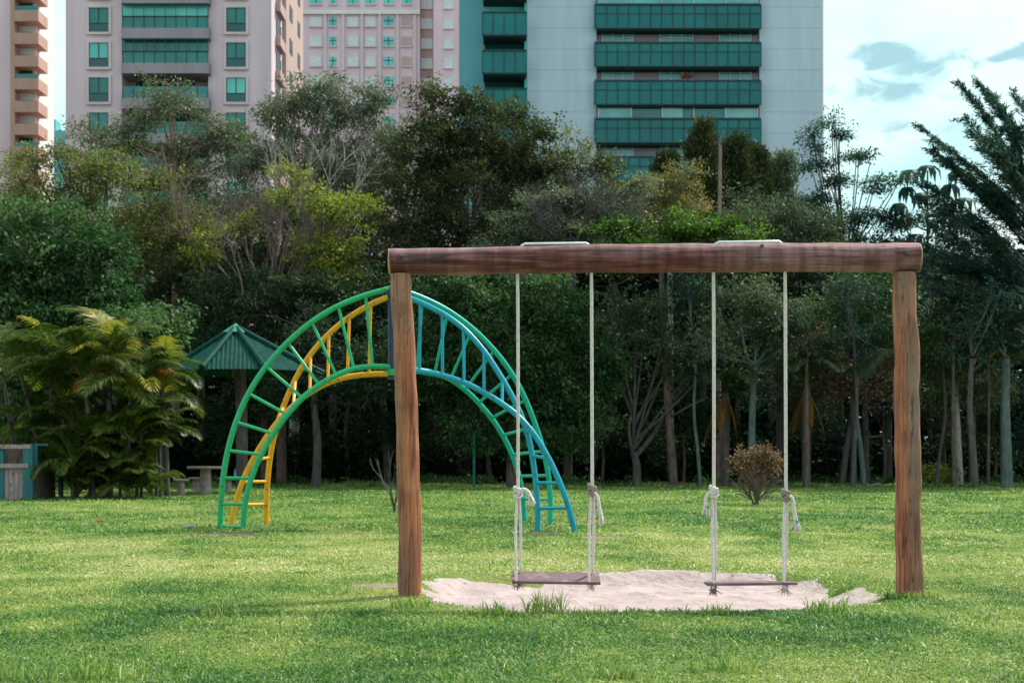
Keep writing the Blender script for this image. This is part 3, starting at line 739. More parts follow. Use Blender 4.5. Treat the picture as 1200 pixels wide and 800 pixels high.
def bare(starts, L, r, depth, spread=.4, up=.2, n=3):
    def f(pts, Y):
        out = []
        for (x, y, dx, dz, dy) in starts:
            o, t = grow(P(x, y, Y+dy), np.array([dx, rng.normal(0, .2), dz]), L, r, depth, spread, up, n); out.append(gsegs(o))
        return out
    return f
tree('gum_tree', 'grey green drooping tree with bare pale forked branches left of centre', 'tree', 57, [(345, 572), (345, 420), (350, 290)],
     [(400, 125, 55, 32), (350, 135, 52, 32), (330, 175, 52, 34), (425, 165, 52, 42), (300, 195, 38, 34), (445, 210, 38, 45), (390, 105, 36, 18), (440, 120, 28, 25), (380, 200, 55, 40)], 'gum', 'bark_pale', tr=.22, size=.2, asp=.26, droop=.75,
     nleaf=12, nspray=11, clump=.95, nclump=.95, vbase=.42, extra=bare([(345, 250, -.15, 1, -2.8), (350, 250, .1, 1, -3.0), (372, 245, .35, 1, -2.6), (330, 245, -.5, 1, -2.6), (395, 260, .6, 1, -3)], 1.15, .045, 3, .36, .25, 3))
tree('twiggy_tree', 'brown twiggy half bare tree with yellow green leaf clumps left of centre', 'tree', 51, [(310, 574), (310, 470), (312, 390)],
     [(345, 205, 18, 14), (372, 235, 34, 18), (415, 250, 30, 24), (330, 230, 20, 16), (385, 285, 42, 30), (400, 320, 36, 20), (250, 290, 30, 24), (280, 262, 22, 18)], 'yellow', 'bark_twig', tr=.16, size=.16, asp=.5, droop=.2,
     nleaf=11, nspray=9, clump=.7, nclump=.85, vbase=.45, vvar=.3, extra=bare([(x, y, (x-310)*.006, 1, rng.normal(0, 1.2)) for x, y in [(250, 345), (268, 350), (285, 345), (300, 350), (318, 345), (335, 350), (352, 345), (240, 320), (370, 345), (290, 300), (325, 300)]], 1.25, .036, 4, .33, .22, 3))
tree('broadleaf_tree', 'brownish green shrubby tree under the bare twigs left of centre', 'tree', 54, [(285, 574), (285, 480), (285, 420)],
     [(240, 280, 45, 60), (300, 250, 60, 55), (350, 285, 60, 55), (210, 330, 45, 45), (280, 330, 70, 40), (180, 345, 40, 40), (400, 300, 45, 50)], 'mix', 'bark_brown', tr=.2, size=.16, asp=.4, nleaf=9, nspray=9, clump=1.0, nclump=.8, vbase=.5, vvar=.35)
tree('broadleaf_tree', 'big dark round crowned tree left of the grey tower', 'tree', 55, [(545, 573), (545, 450), (548, 330)],
     [(540, 150, 58, 48), (600, 180, 55, 50), (500, 185, 52, 52), (655, 220, 52, 40), (570, 230, 95, 55), (505, 115, 22, 22), (540, 120, 32, 18), (480, 260, 60, 50), (560, 290, 100, 40), (580, 130, 30, 22), (620, 150, 24, 22), (645, 255, 50, 40), (690, 195, 20, 14)], 'deep', 'bark_brown', tr=.34, size=.17, asp=.45, droop=.15,
     nleaf=13, nspray=12, clump=1.0, nclump=1.0, vbase=.45, vvar=.35)
tree('broadleaf_tree', 'thin sprig topped tree reaching over the grey tower wall', 'tree', 57, [(668, 573), (668, 400), (664, 260)],
     [(660, 160, 16, 12), (680, 175, 18, 14), (655, 185, 14, 16), (700, 205, 22, 12), (665, 210, 22, 14), (735, 225, 16, 10)], 'olive', 'bark_pale', tr=.1, size=.15, asp=.4, nleaf=8, nspray=5, clump=.6, nclump=.8, vbase=.6, limb_r=.035)
tree('twiggy_tree', 'half bare grey branched tree with flat leaf layers above the beam', 'tree', 52, [(665, 573), (668, 420), (672, 300)],
     [(645, 235, 44, 12), (690, 228, 40, 10), (620, 262, 48, 14), (720, 250, 40, 14), (600, 290, 50, 16), (665, 275, 70, 18), (740, 215, 22, 12)], 'gum', 'bark_grey', tr=.17, size=.15, asp=.4, nleaf=12, nspray=9, clump=.7, nclump=1.1, vbase=.5, zsq=.3,
     extra=bare([(672, 300, -.1, 1, -1), (670, 300, .5, 1, -1.2), (665, 300, -.8, .8, -1), (690, 290, .9, .8, -.6), (660, 290, .1, 1, -.8)], 1.1, .05, 4, .5, .1, 3))
tree('broadleaf_tree', 'golden leaved tree below the balconies of the grey tower', 'tree', 55, [(785, 573), (785, 420), (785, 300)],
     [(770, 225, 40, 24), (800, 215, 30, 20), (745, 240, 26, 20), (815, 240, 26, 22), (780, 255, 52, 26)], 'gold', 'bark_pale', tr=.16, size=.15, asp=.38, droop=-.1, nleaf=12, nspray=10, clump=.8, vbase=.45, vvar=.3)
tree('flat_top_tree', 'bright green flat topped tree just above the middle of the beam', 'tree', 48, [(790, 574), (780, 430), (775, 320)],
     [(740, 268, 42, 14), (790, 262, 44, 15), (835, 272, 38, 14), (880, 285, 34, 13), (765, 285, 60, 14), (830, 295, 60, 14), (720, 290, 30, 14)], 'bright', 'bark_brown', tr=.16, size=.15, asp=.5, droop=0, flat=1.4, zsq=.35, nleaf=16, nspray=13, clump=.8, nclump=.8, vbase=.5, vvar=.45)
def conifer(px, ytop, ybase, halfw, Y, label, leaf='conifer', dens=1.0, bark='bark_brown'):
    b = P(px, 572, Y); t = P(px, ytop, Y); b[2] = -.1
    root = empty('conifer_tree', (b[0], Y, 0), label, 'tree', TREES)
    wood = [pathsegs(np.linspace(b, t, 12), .2, .03, 8)]; Bs, Os = [], []
    zb = P(px, ybase, Y)[2]; H = t[2]-zb; W = halfw/F*Y; n = int(130*dens)
    for i in range(n):
        u = rng.random()**.8; z = zb+H*u; a = rng.uniform(0, 2*PI); L = W*(1-u)**.7*rng.uniform(.55, 1.15)+.15
        s0 = np.array([b[0], Y, z]); e = s0+np.array([math.cos(a)*L, math.sin(a)*L, L*.45]); pt = path(s0, e, -.12, 4)
        wood.append(pathsegs(pt, .03, .01, 3))
        m = int(60*dens+L*70); tt = rng.uniform(.25, 1.05, m)[:, None]; B = s0+(e-s0)*tt+rng.normal(0, .16, (m, 3)); Bs.append(B); Os.append(np.tile((e-s0)/L, (m, 1))+np.array([0, 0, .6]))
    B = np.concatenate(Bs); O = np.concatenate(Os); v = np.clip(rng.normal(.45, .2, len(B)), 0, 1)
    V, Fc, v = leaves(B, O, .26, .22, -.2, .2, v); NL[0] += len(Fc)
    Vw, Fw = cat(wood); link('trunk', np_mesh('trunk', Vw, Fw, M[bark], smooth=True), root); link('crown', np_mesh('crown', V, Fc, LM[leaf], v), root)
conifer(824, 148, 290, 34, 61, 'pointed olive conifer before the lowest grey tower balcony')
conifer(864, 165, 290, 34, 62, 'shorter pointed olive conifer right of the tallest conifer')
conifer(886, 178, 290, 26, 63, 'third pointed conifer at the right corner of the balconies')
conifer(781, 185, 280, 22, 63, 'low dark conifer left of the tallest conifer')
conifer(908, 188, 280, 17, 64, 'pale thin conifer tip against the grey tower wall', 'gum', .5, 'bark_pink')
conifer(922, 186, 280, 15, 64, 'palest thin conifer tip at the grey tower corner', 'gum', .5, 'bark_pink')
# dead pole-like trunk
b0 = P(842, 560, 54); b0[2] = -.1; o, tp = grow(P(843, 190, 54), np.array([0, 0, 1.]), .7, .03, 1, .3, .3, 2)
Vw, Fw = cat([pathsegs(np.array([b0, P(841, 380, 54), P(843, 260, 54), P(844, 170, 54)]), .13, .05, 8), gsegs(o)])
dt = link('dead_trunk', np_mesh('dead_trunk', Vw, Fw, M['bark_pink'], smooth=True)); tag(dt, 'tall bare pinkish dead trunk standing among the conifers', 'tree')
tree('broadleaf_tree', 'grey green bushy tree behind the right part of the beam', 'tree', 53, [(915, 573), (915, 440), (912, 340)],
     [(900, 265, 52, 36), (950, 270, 45, 40), (860, 270, 40, 30), (930, 310, 80, 40), (870, 320, 60, 40), (985, 320, 45, 40)], 'mix', 'bark_grey', tr=.2, size=.15, asp=.4, nleaf=11, nspray=11, clump=.9, vbase=.5, vvar=.3)
tree('airy_tree', 'airy see through tree rising against the sky right of the tower', 'tree', 55, [(985, 573), (985, 430), (990, 330)],
     [(950, 165, 26, 13), (978, 160, 22, 10), (960, 190, 32, 12), (1005, 180, 26, 11), (1020, 215, 30, 11), (1055, 210, 22, 8), (985, 215, 30, 13), (960, 235, 36, 16), (1015, 250, 42, 15), (1050, 262, 36, 15), (980, 270, 42, 20), (977, 142, 8, 8), (1030, 290, 50, 20)], 'cold', 'bark_grey', tr=.12, size=.14, asp=.4, droop=.1, flat=1.2, zsq=.35,
     nleaf=12, nspray=8, clump=.62, nclump=.85, vbase=.7, vvar=.3, limb_r=.022, shell=.6, trunks=[([(990, 330), (985, 230), (978, 140)], .04), ([(990, 320), (1005, 250), (1020, 190)], .035)])
# cecropia
def cecropia(px, ytop, Y, label):
    b = P(px+3, 573, Y); b[2] = -.1; t = P(px, ytop, Y)
    root = empty('umbrella_tree', (b[0], Y, 0), label, 'tree', TREES); wood = [pathsegs(np.array([b, P(px+3, 400, Y), P(px, 280, Y), t]), .10, .03, 8)]
    ends = [(t, .75)]
    for (x, y) in [(-24, 225), (-34, 244), (26, 222), (36, 205), (-20, 205), (22, 245), (-32, 262), (34, 265), (-8, 232), (12, 262), (-14, 280), (42, 238)]:
        e = P(px+x, y, Y+rng.normal(0, .8)); s0 = P(px, y+16+abs(x)*.3, Y); wood.append(pathsegs(path(s0, e, -.15, 5, .02), .04, .022, 5)); ends.append((e, rng.uniform(.5, .7)))
    Vs, Fs, As, off = [], [], [], 0
    for e, r in ends:
        for k in range(9):
            a = 2*PI*k/9+rng.normal(0, .12); d = np.array([math.cos(a), math.sin(a), 0]); sd = np.array([-math.sin(a), math.cos(a), 0])
            pts = [e+np.array([0,0,.12]), e+d*r*.35+np.array([0,0,.17]), e+d*r*.62+np.array([0,0,.0]), e+d*r*.72+np.array([0,0,-.42])]; w = [.02, .10, .10, .01]
            for q in range(4): Vs += [pts[q]-sd*w[q], pts[q]+sd*w[q]]
            for q in range(3): Fs.append((off+2*q, off+2*q+1, off+2*q+3, off+2*q+2)); As.append(rng.uniform(.2, .6))
            off += 8
    Vw, Fw = cat(wood); link('trunk', np_mesh('trunk', Vw, Fw, M['bark_grey'], smooth=True), root); link('crown', np_mesh('crown', np.array(Vs), np.array(Fs), LM['cold'], As), root)
cecropia(1087, 200, 56, 'umbrella leaved tree against the sky at the right')
# feathery right tree: arching branches with narrow leaf sprays
def feathery(Y, foot, tips, label, leaf='cold', dens=1.0):
    b = P(*foot[0], Y); b[2] = -.1; pts = [b]+[P(x, y, Y) for x, y in foot[1:]]; top = pts[-1]
    root = empty('feathery_tree', (b[0], Y, 0), label, 'tree', TREES)
    wood = [pathsegs(np.array(spline(pts, 5)), .26, .1, 10)]; Bs, Os = [], []
    for (x0, y0, x, y) in tips:
        dy = rng.normal(0, 1.0); s0 = P(x0, y0, Y); e = P(x, y, Y+dy); L = np.linalg.norm(e-s0); pt = path(s0, e, .10, 8, .02); wood.append(pathsegs(pt, .06, .012, 5))
        for q in range(int(L*9*dens)):
            u = rng.uniform(.22, 1.0); i = min(7, int(u*8)); p = pt[i]+(pt[i+1]-pt[i])*(u*8-i); ax = (pt[i+1]-pt[i]); ax /= np.linalg.norm(ax)
            sd = np.cross(ax, (0, 0, 1)); sd /= np.linalg.norm(sd)+1e-9; sg = rng.choice([-1, 1]); l = rng.uniform(.35, .95)*(1.15-u*.6)
            dd = ax*.8+sd*sg*rng.uniform(.2, 1)+np.array([0, 0, rng.uniform(-.35, .35)]); dd /= np.linalg.norm(dd); e2 = p+dd*l-np.array([0, 0, .12*l])
            wood.append(segs(p[None], e2[None], .012, .005, 3))
            m = int(26*l+8); tt = rng.uniform(.15, 1.05, m)[:, None]; Bs.append(p+(e2-p)*tt+rng.normal(0, .03, (m, 3))); Os.append(np.tile(dd*1.3, (m, 1)))
    B = np.concatenate(Bs); O = np.concatenate(Os); v = np.clip(rng.normal(.4, .2, len(B)), 0, 1)
    V, Fc, v = leaves(B, O, .19, .2, .25, .5, v); NL[0] += len(Fc)
    Vw, Fw = cat(wood); link('trunk', np_mesh('trunk', Vw, Fw, M['bark_teal'], smooth=True), root); link('crown', np_mesh('crown', V, Fc, LM[leaf], v), root)
tips = [(1225, 250, 1128, 102), (1225, 210, 1150, 100), (1215, 260, 1130, 140), (1230, 280, 1084, 152), (1225, 290, 1092, 175), (1220, 300, 1110, 190), (1215, 320, 1085, 215), (1225, 330, 1080, 235), (1215, 240, 1165, 120),
        (1225, 200, 1190, 110), (1225, 250, 1160, 165), (1225, 300, 1150, 215), (1215, 350, 1090, 262), (1215, 350, 1105, 300), (1215, 340, 1140, 260), (1225, 390, 1085, 325), (1225, 400, 1110, 345), (1225, 400, 1140, 320), (1225, 300, 1180, 190),
        (1225, 400, 1090, 370), (1225, 410, 1130, 380), (1225, 300, 1280, 150), (1225, 350, 1290, 230), (1225, 400, 1290, 320), (1225, 280, 1260, 120), (1225, 380, 1170, 300), (1225, 380, 1180, 350), (1225, 360, 1075, 290), (1225, 330, 1195, 240)]
feathery(47, [(1228, 573), (1226, 450), (1225, 300), (1222, 180)], tips+[(a, b+12, c+14, d+14) for a, b, c, d in tips], 'big feathery dark tree leaning in from the right edge', dens=1.5)

# lower middle storey
tree('broadleaf_tree', 'dark evergreen tree behind the shelter and the yellow ladder', 'tree', 50, [(330, 574), (330, 500), (332, 430)],
     [(270, 350, 60, 35), (340, 350, 62, 42), (400, 345, 50, 45), (430, 380, 50, 50), (350, 400, 70, 50), (300, 420, 60, 50), (250, 400, 50, 40)], 'dark', 'bark_brown', tr=.2, size=.17, asp=.45, nleaf=13, clump=1.0, vbase=.5, vvar=.3)
tree('broadleaf_tree', 'dark evergreen tree with blotchy grey trunk behind the yellow ladder', 'tree', 47.5, [(370, 574), (372, 520), (368, 470), (372, 430)],
     [(400, 440, 50, 40), (360, 400, 40, 40), (440, 440, 40, 45), (330, 450, 35, 35)], 'dark', 'bark_grey', tr=.16, size=.16, nleaf=11, clump=.9, vbase=.35)
tree('broadleaf_tree', 'dense dark green tree behind the left swing ropes', 'tree', 47, [(600, 574), (600, 520), (600, 470)],
     [(560, 360, 62, 38), (630, 350, 52, 34), (520, 345, 40, 30), (590, 400, 90, 45), (670, 395, 50, 45), (540, 440, 60, 45), (640, 450, 70, 50), (700, 430, 30, 45), (600, 490, 90, 40), (500, 420, 40, 60), (690, 480, 40, 35)], 'dense', 'bark_brown', tr=.22, size=.17, asp=.45, nleaf=15, nspray=13, clump=.95, nclump=1.15, vbase=.35, vvar=.3)
tree('forked_tree', 'low forked grey trunk tree leaning right behind the swings', 'tree', 48, [(746, 571), (746, 545), (742, 530)],
     [(800, 400, 70, 50), (740, 390, 50, 50), (850, 420, 50, 45), (700, 370, 40, 40), (790, 350, 60, 35)], 'dark', 'bark_grey', tr=.17, size=.16, nleaf=9, nspray=9, clump=.95, nclump=.75, vbase=.5, vvar=.35,
     trunks=[([(744, 535), (765, 510), (790, 468), (815, 440)], .10), ([(742, 535), (737, 505), (740, 480), (733, 450)], .07), ([(775, 495), (800, 480), (830, 465)], .05), ([(790, 468), (785, 430), (770, 390)], .05)])
tree('broadleaf_tree', 'dark tree with pale grey upright trunk behind the reddish bush', 'tree', 46.5, [(882, 571), (881, 520), (882, 470), (885, 430)],
     [(880, 370, 60, 45), (840, 395, 40, 40), (925, 385, 45, 45), (890, 345, 60, 28)], 'mix', 'bark_teal', tr=.14, size=.15, nleaf=10, nspray=9, clump=.85, nclump=.8, vbase=.5, vvar=.35,
     trunks=[([(884, 440), (872, 405), (868, 370)], .06), ([(885, 435), (900, 395), (905, 360)], .06)])
tree('broadleaf_tree', 'rusty leaved tree left of the right post', 'tree', 48, [(1000, 571), (1000, 510), (998, 460)],
     [(985, 430, 46, 26), (1030, 425, 36, 26), (950, 415, 36, 24), (1000, 455, 60, 24)], 'rust', 'bark_grey', tr=.11, size=.15, nleaf=8, nspray=8, clump=.8, nclump=.8, vbase=.25, vvar=.3)
tree('broadleaf_tree', 'bright clumped green tree left of the top of the right post', 'tree', 50, [(1015, 571), (1014, 480), (1010, 420)],
     [(985, 385, 34, 20), (1025, 395, 34, 22), (960, 372, 26, 18), (1005, 355, 36, 22), (1040, 340, 30, 24)], 'dense', 'bark_grey', tr=.13, size=.18, nleaf=12, nspray=10, clump=.75, vbase=.7)
tree('broadleaf_tree', 'dark teal green tree behind the top of the right post', 'tree', 54, [(1040, 571), (1040, 470), (1040, 400)],
     [(1010, 330, 50, 35), (960, 345, 45, 35), (1060, 350, 45, 45), (1080, 400, 45, 40), (1030, 440, 60, 45), (1130, 430, 60, 45), (940, 460, 60, 40), (1060, 300, 40, 30)], 'cold', 'bark_grey', tr=.18, size=.16, nleaf=10, clump=.95, vbase=.35, vvar=.3)
tree('broadleaf_tree', 'pale flowered green tree with arching branches right of the right post', 'tree', 49, [(1125, 571), (1122, 500), (1120, 450)],
     [(1130, 390, 46, 30), (1175, 400, 40, 40), (1110, 425, 40, 30), (1160, 445, 50, 30)], 'mix', 'bark_pale', tr=.13, size=.17, nleaf=10, clump=.85, vbase=.65, extra=bare([(1125, 430, -.3, 1, -1), (1140, 430, .4, 1, -1)], 1.0, .04, 3))
slim = [(946, 572, 11, 'bark_brown'), (986, 571, 13, 'bark_grey'), (999, 572, 9, 'bark_grey'), (1013, 571, 11, 'bark_teal'), (1097, 571, 8, 'bark_grey'), (1143, 573, 15, 'bark_grey'), (1158, 570, 7, 'bark_brown'), (1118, 572, 9, 'bark_brown'), (821, 571, 8, 'bark_teal'), (1180, 573, 24, 'bark_teal')]
wh = ['dark slender tree right of the hanging palm', 'pale slender tree leaning left of the right post', 'thin grey tree between two slender trunks left of the right post', 'bluish slender tree nearest left of the right post',
      'very thin straight tree just right of the right post', 'dark leaning slender tree in the right woods', 'thin dark tree deep in the right woods', 'thin brown tree above the yellow green shrub', 'thin bluish tree between the right swing ropes and forked tree', 'thick lichen grey trunk tree near the right edge']
for i, (px, py, w, bk) in enumerate(slim):
    Y = 1867/(py-HZ)+rng.uniform(0, 1.5); r = w/2/F*Y*.6; ln = rng.normal(0, 7) if i != 9 else -2
    tree('slender_tree', wh[i], 'tree', Y, [(px, py), (px+ln*.4, 530), (px+ln, 480), (px+ln*.6, 420)],
         [(px+rng.normal(0, 8), 400+rng.normal(0, 15), 30, 24), (px+rng.normal(0, 12), 370+rng.normal(0, 15), 28, 20)], ['dark', 'mix', 'cold'][i % 3], bk, tr=r, size=.16, nleaf=9, nspray=8, clump=.8, nclump=.9, vbase=.45, limb_r=.03)
for i, (px, Y) in enumerate([(520, 56), (575, 54), (630, 57), (690, 53), (410, 55), (455, 53), (60, 52), (130, 50), (720, 58), (320, 56)]):
    tree('slender_tree', 'shadowy thin trunked tree deep under the canopy', 'tree', Y, [(px, 568), (px+rng.normal(0, 4), 500), (px+rng.normal(0, 8), 430)],
         [(px, 415, 50, 30), (px+rng.normal(0, 20), 380, 44, 28)], 'dark', ['bark_brown', 'bark_grey'][i % 2], tr=rng.uniform(.08, .16), size=.18, nleaf=8, nspray=7, clump=1.1, nclump=.7, vbase=.35, limb_r=.03, group='shadowy thin trees under the canopy')
# trees just outside the frame, so the wood goes on when you step aside
for i, px in enumerate([-190, -110, 1310, 1400]):
    tree('broadleaf_tree', ['dark tree beyond the left edge of the wood', 'dark tree at the left end of the wood', 'dark tree at the right end of the wood', 'dark tree beyond the right edge of the wood'][i], 'tree', 53, [(px, 570), (px, 450), (px, 350)],
         [(px, 260, 80, 80), (px-20, 360, 90, 80), (px+10, 460, 90, 70)], 'dark', 'bark_brown', tr=.2, size=.24, nleaf=9, nspray=8, clump=1.4, nclump=.9)

# leafy young trees filling the middle height between the trunks
for i, (px, Y_, lf, lab, bl) in enumerate([
    (940, 50.5, 'mix', 'leafy young tree between the reddish bush and the rusty tree', [(930, 470, 40, 32), (960, 500, 30, 30), (915, 440, 36, 26)]),
    (1035, 50.5, 'cold', 'bluish young tree directly left of the right post', [(1030, 480, 34, 34), (1010, 510, 26, 26), (1045, 450, 30, 26)]),
    (1105, 51, 'mix', 'grey green young tree above the yellow green shrub', [(1100, 480, 34, 34), (1120, 510, 26, 24), (1130, 455, 36, 26)]),
    (1165, 51, 'dark', 'dark young tree left of the thick lichen grey trunk', [(1160, 480, 34, 34), (1150, 515, 26, 22)]),
    (1215, 50, 'cold', 'bluish young tree at the right edge behind the thick trunk', [(1215, 470, 40, 40), (1200, 520, 30, 26)]),
    (800, 51, 'dark', 'dark young tree between the right swing ropes', [(795, 470, 44, 34), (820, 505, 34, 28), (770, 510, 30, 26)]),
    (705, 50, 'dark', 'dark young tree right of the left swing', [(700, 500, 34, 36), (720, 460, 30, 30)]),
    (480, 51, 'dark', 'dark young tree seen under the arch', [(470, 490, 40, 34), (520, 500, 36, 30), (430, 500, 30, 26)]),
    (300, 51, 'dark', 'dark young tree in the shade behind the shelter post', [(300, 490, 40, 34), (255, 500, 36, 30), (345, 510, 30, 26)])]):
    tree('young_tree', lab, 'tree', Y_, [(px, 571), (px+2, 540), (px, 510)], bl, lf, 'bark_brown', tr=.06, size=.17, nleaf=9, nspray=9, clump=.8, nclump=.75, vbase=.35, vvar=.3, limb_r=.02)
# second row, closing the gaps between the front crowns
for i, (px, lf, lab, bl) in enumerate([
    (70, 'olive', 'olive tree in the back row behind the leafy tree at the left', [(70, 240, 75, 45), (20, 260, 60, 50), (120, 280, 60, 45)]),
    (235, 'mix', 'grey brown tree in the back row behind the tall slender trunk', [(235, 225, 70, 40), (180, 260, 60, 50), (270, 270, 70, 50), (220, 190, 40, 26)]),
    (390, 'deep', 'dark tree in the back row behind the yellow green clumps', [(385, 190, 60, 40), (340, 240, 60, 50), (420, 240, 60, 60), (400, 290, 80, 50)]),
    (480, 'mix', 'grey green tree in the back row between the rose building and the big dark tree', [(470, 160, 36, 28), (480, 210, 55, 45), (470, 270, 70, 50)]),
    (600, 'deep', 'dark tree in the back row above the arch', [(610, 230, 80, 50), (560, 200, 60, 50), (640, 275, 80, 40)]),
    (720, 'olive', 'olive tree in the back row below the grey tower', [(720, 255, 60, 30), (690, 270, 60, 40), (760, 285, 60, 36)]),
    (905, 'mix', 'grey tree in the back row below the tower corner', [(880, 250, 60, 36), (930, 265, 60, 40), (975, 300, 60, 45)]),
    (1110, 'cold', 'cool green tree in the back row behind the feathery tree', [(1105, 300, 50, 34), (1150, 280, 60, 50), (1060, 330, 60, 40), (1190, 330, 60, 60)])]):
    tree('broadleaf_tree', lab, 'tree', 60.5, [(px, 568), (px, 450), (px, 330)], bl, lf, 'bark_brown', tr=.2, size=.19, nleaf=10, nspray=10, clump=1.15, nclump=.75, vbase=.42, vvar=.3)
# shrubs
def shrub(name, label, px, py, blobs, leaf, bark, starts, L, r, depth, **kw):
    Y = 1867/(py-HZ); b = P(px, py, Y); b[2] = 0
    root = empty(name, b, label, 'shrub')
    (V, Fc, v), wood = crown(blobs, Y, root=b, limb_r=.018, **kw)
    for k in range(starts):
        o, t = grow(b+np.array([rng.normal(0, .05), rng.normal(0, .05), -.05]), np.array([rng.normal(0, .35), rng.normal(0, .3), 1.]), L, r, depth, .4, .25, 3); wood.append(gsegs(o))
    Vw, Fw = cat(wood); link('stems', np_mesh('stems', Vw, Fw, M[bark], smooth=True), root); link('foliage', np_mesh('foliage', V, Fc, LM[leaf], v), root)
shrub('bush', 'small reddish brown bush alone on the lawn behind the right swing', 887, 591, [(881, 535, 11, 8), (874, 547, 7, 6), (899, 548, 7, 9), (893, 527, 8, 5), (886, 560, 6, 7), (870, 534, 4, 5), (903, 538, 4, 4)], 'rust', 'bark_twig', 6, .30, .026, 3, size=.07, asp=.45, nleaf=9, nspray=9, clump=.26, spr=.12, nclump=1.1, vbase=.35)
shrub('shrub', 'yellow green low shrub right of the right post', 1100, 569, [(1100, 552, 20, 14), (1085, 558, 14, 9)], 'yellow', 'bark_brown', 4, .4, .02, 2, size=.13, asp=.3, nleaf=12, nspray=8, clump=.5, spr=.2, vbase=.25)
Y = 1867/(600-HZ)
out = []
for k in range(3):
    b = P(462+rng.normal(0, .6), 600, Y); b[2] = -.03
    o, t = grow(b, np.array([rng.normal(0, .06), rng.normal(0, .1), 1.]), .42, .02, 3, .26, .28, 2); out.append(gsegs(o))
Vw, Fw = cat(out); tag(link('bare_sapling', np_mesh('bare_sapling', Vw, Fw, M['bark_grey'], smooth=True)), 'small bare pale sapling beside the left post', 'sapling')

# ------------------------------------------------------------------ palms
def frond_mesh(L, arch, drp, nl, ll, mat, wid=.035, vmu=.5, seed=0):
    t = np.linspace(0, 1, 15); th = np.cumsum(np.full(15, 1/14.))*0+arch-(arch+drp)*t**1.4
    x = np.concatenate([[0], np.cumsum(np.cos(th[:-1])*L/14)]); z = np.concatenate([[0], np.cumsum(np.sin(th[:-1])*L/14)])
    bend = rng.normal(0, .25); y = bend*t**2*L*.3; C = np.stack([x, y, z], 1)
    A, Fa = pathsegs(C, .022, .005, 4); Vs = [A]; Fs = [Fa]; vals = [np.full(len(Fa), .9)]; off = len(A)
    for k in range(nl):
        u = .16+.84*(k+.5)/nl; i = min(13, int(u*14)); p = C[i]+(C[i+1]-C[i])*(u*14-i); ax = C[i+1]-C[i]; ax /= np.linalg.norm(ax)
        l = ll*math.sin(PI*min(1, .12+u*.92))**.6*rng.uniform(.85, 1.1); nrm = np.cross(ax, (0, 1, 0)); nrm *= -1 if nrm[2] < 0 else 1
        for sg in (-1, 1):
            d = ax*(.55+u*.5)+np.array([0, sg, 0])*.9+nrm*.35; d /= np.linalg.norm(d)
            p1 = p+d*l*.5; d2 = d+np.array([0, 0, -.55-rng.random()*.5]); d2 /= np.linalg.norm(d2); p2 = p1+d2*l*.5
            w = np.cross(d, nrm); w /= np.linalg.norm(w)+1e-9; w *= wid*.5
            Vs.append(np.array([p-w*.5, p+w*.5, p1+w, p1-w, p2+w*.15, p2-w*.15])); Fs.append(np.array([[0, 1, 2, 3], [3, 2, 4, 5]])+off); off += 6
            q = np.clip(rng.normal(vmu, .15), 0, 1); vals.append(np.array([q, min(1, q+.08)]))
    return np_mesh('frond', np.concatenate(Vs), np.concatenate(Fs), mat, np.concatenate(vals))
FR = {}
for kd, mt, L in (('g', 'palm', 2.2), ('y', 'palmy', 2.2), ('o', 'palmo', 1.5), ('s', 'palm', 1.35), ('so', 'palmy', 1.2), ('d', 'palmd', 2.2), ('h', 'palmo', 2.4)):
    FR[kd] = [frond_mesh(L*rng.uniform(.85, 1.1), a, d, 36, L*(.29 if kd != 'h' else .12), LM[mt], .038) for a, d in (((1.35, .5), (1.15, .9), (.95, 1.1), (.6, 1.3), (1.45, .2)) if kd != 'h' else ((.1, .2), (.3, .1), (.2, .3), (.0, .2), (.15, .1)))]
def palm(name, label, Y, stems_, px0, cat_='palm', group=None):
    """stems_: (foot px, top px, top py, radius, [(kind, count, scale, elev)])"""
    b = P(px0, 580, Y); b[2] = 0
    root = empty(name, b, label, cat_, group)
    for (fx, tx, ty, r, fr_) in stems_:
        yy = Y+rng.normal(0, .35); f = P(fx, 580, yy); f[2] = -.05; t = P(tx, ty, yy)
        if t[2] > .5:
            sp = spline([f, (f+t)/2+np.array([(fx-tx)*.004, 0, 0]), t], 6); m = MB(); m.tube(sp, [r*1.2]+[r]*(len(sp)-2)+[r*.7], 10); m.build('stem', M['bark_grey'] if r > .05 else M['bark_grey'], root)
        a0 = rng.uniform(0, 2*PI)
        for kind, cnt, sc, tilt in fr_:
            for k in range(cnt):
                o = bpy.data.objects.new('frond', FR[kind][(k+len(fr_)) % 5]); COL.objects.link(o); o.parent = root
                o.location = Vector([float(v) for v in (t-b)])
                a = a0+k*2.4+rng.normal(0, .2); s1 = sc*rng.uniform(.85, 1.15)
                o.rotation_euler = (rng.normal(0, .15), -tilt+rng.normal(0, .12), a); o.scale = (s1, s1, s1)
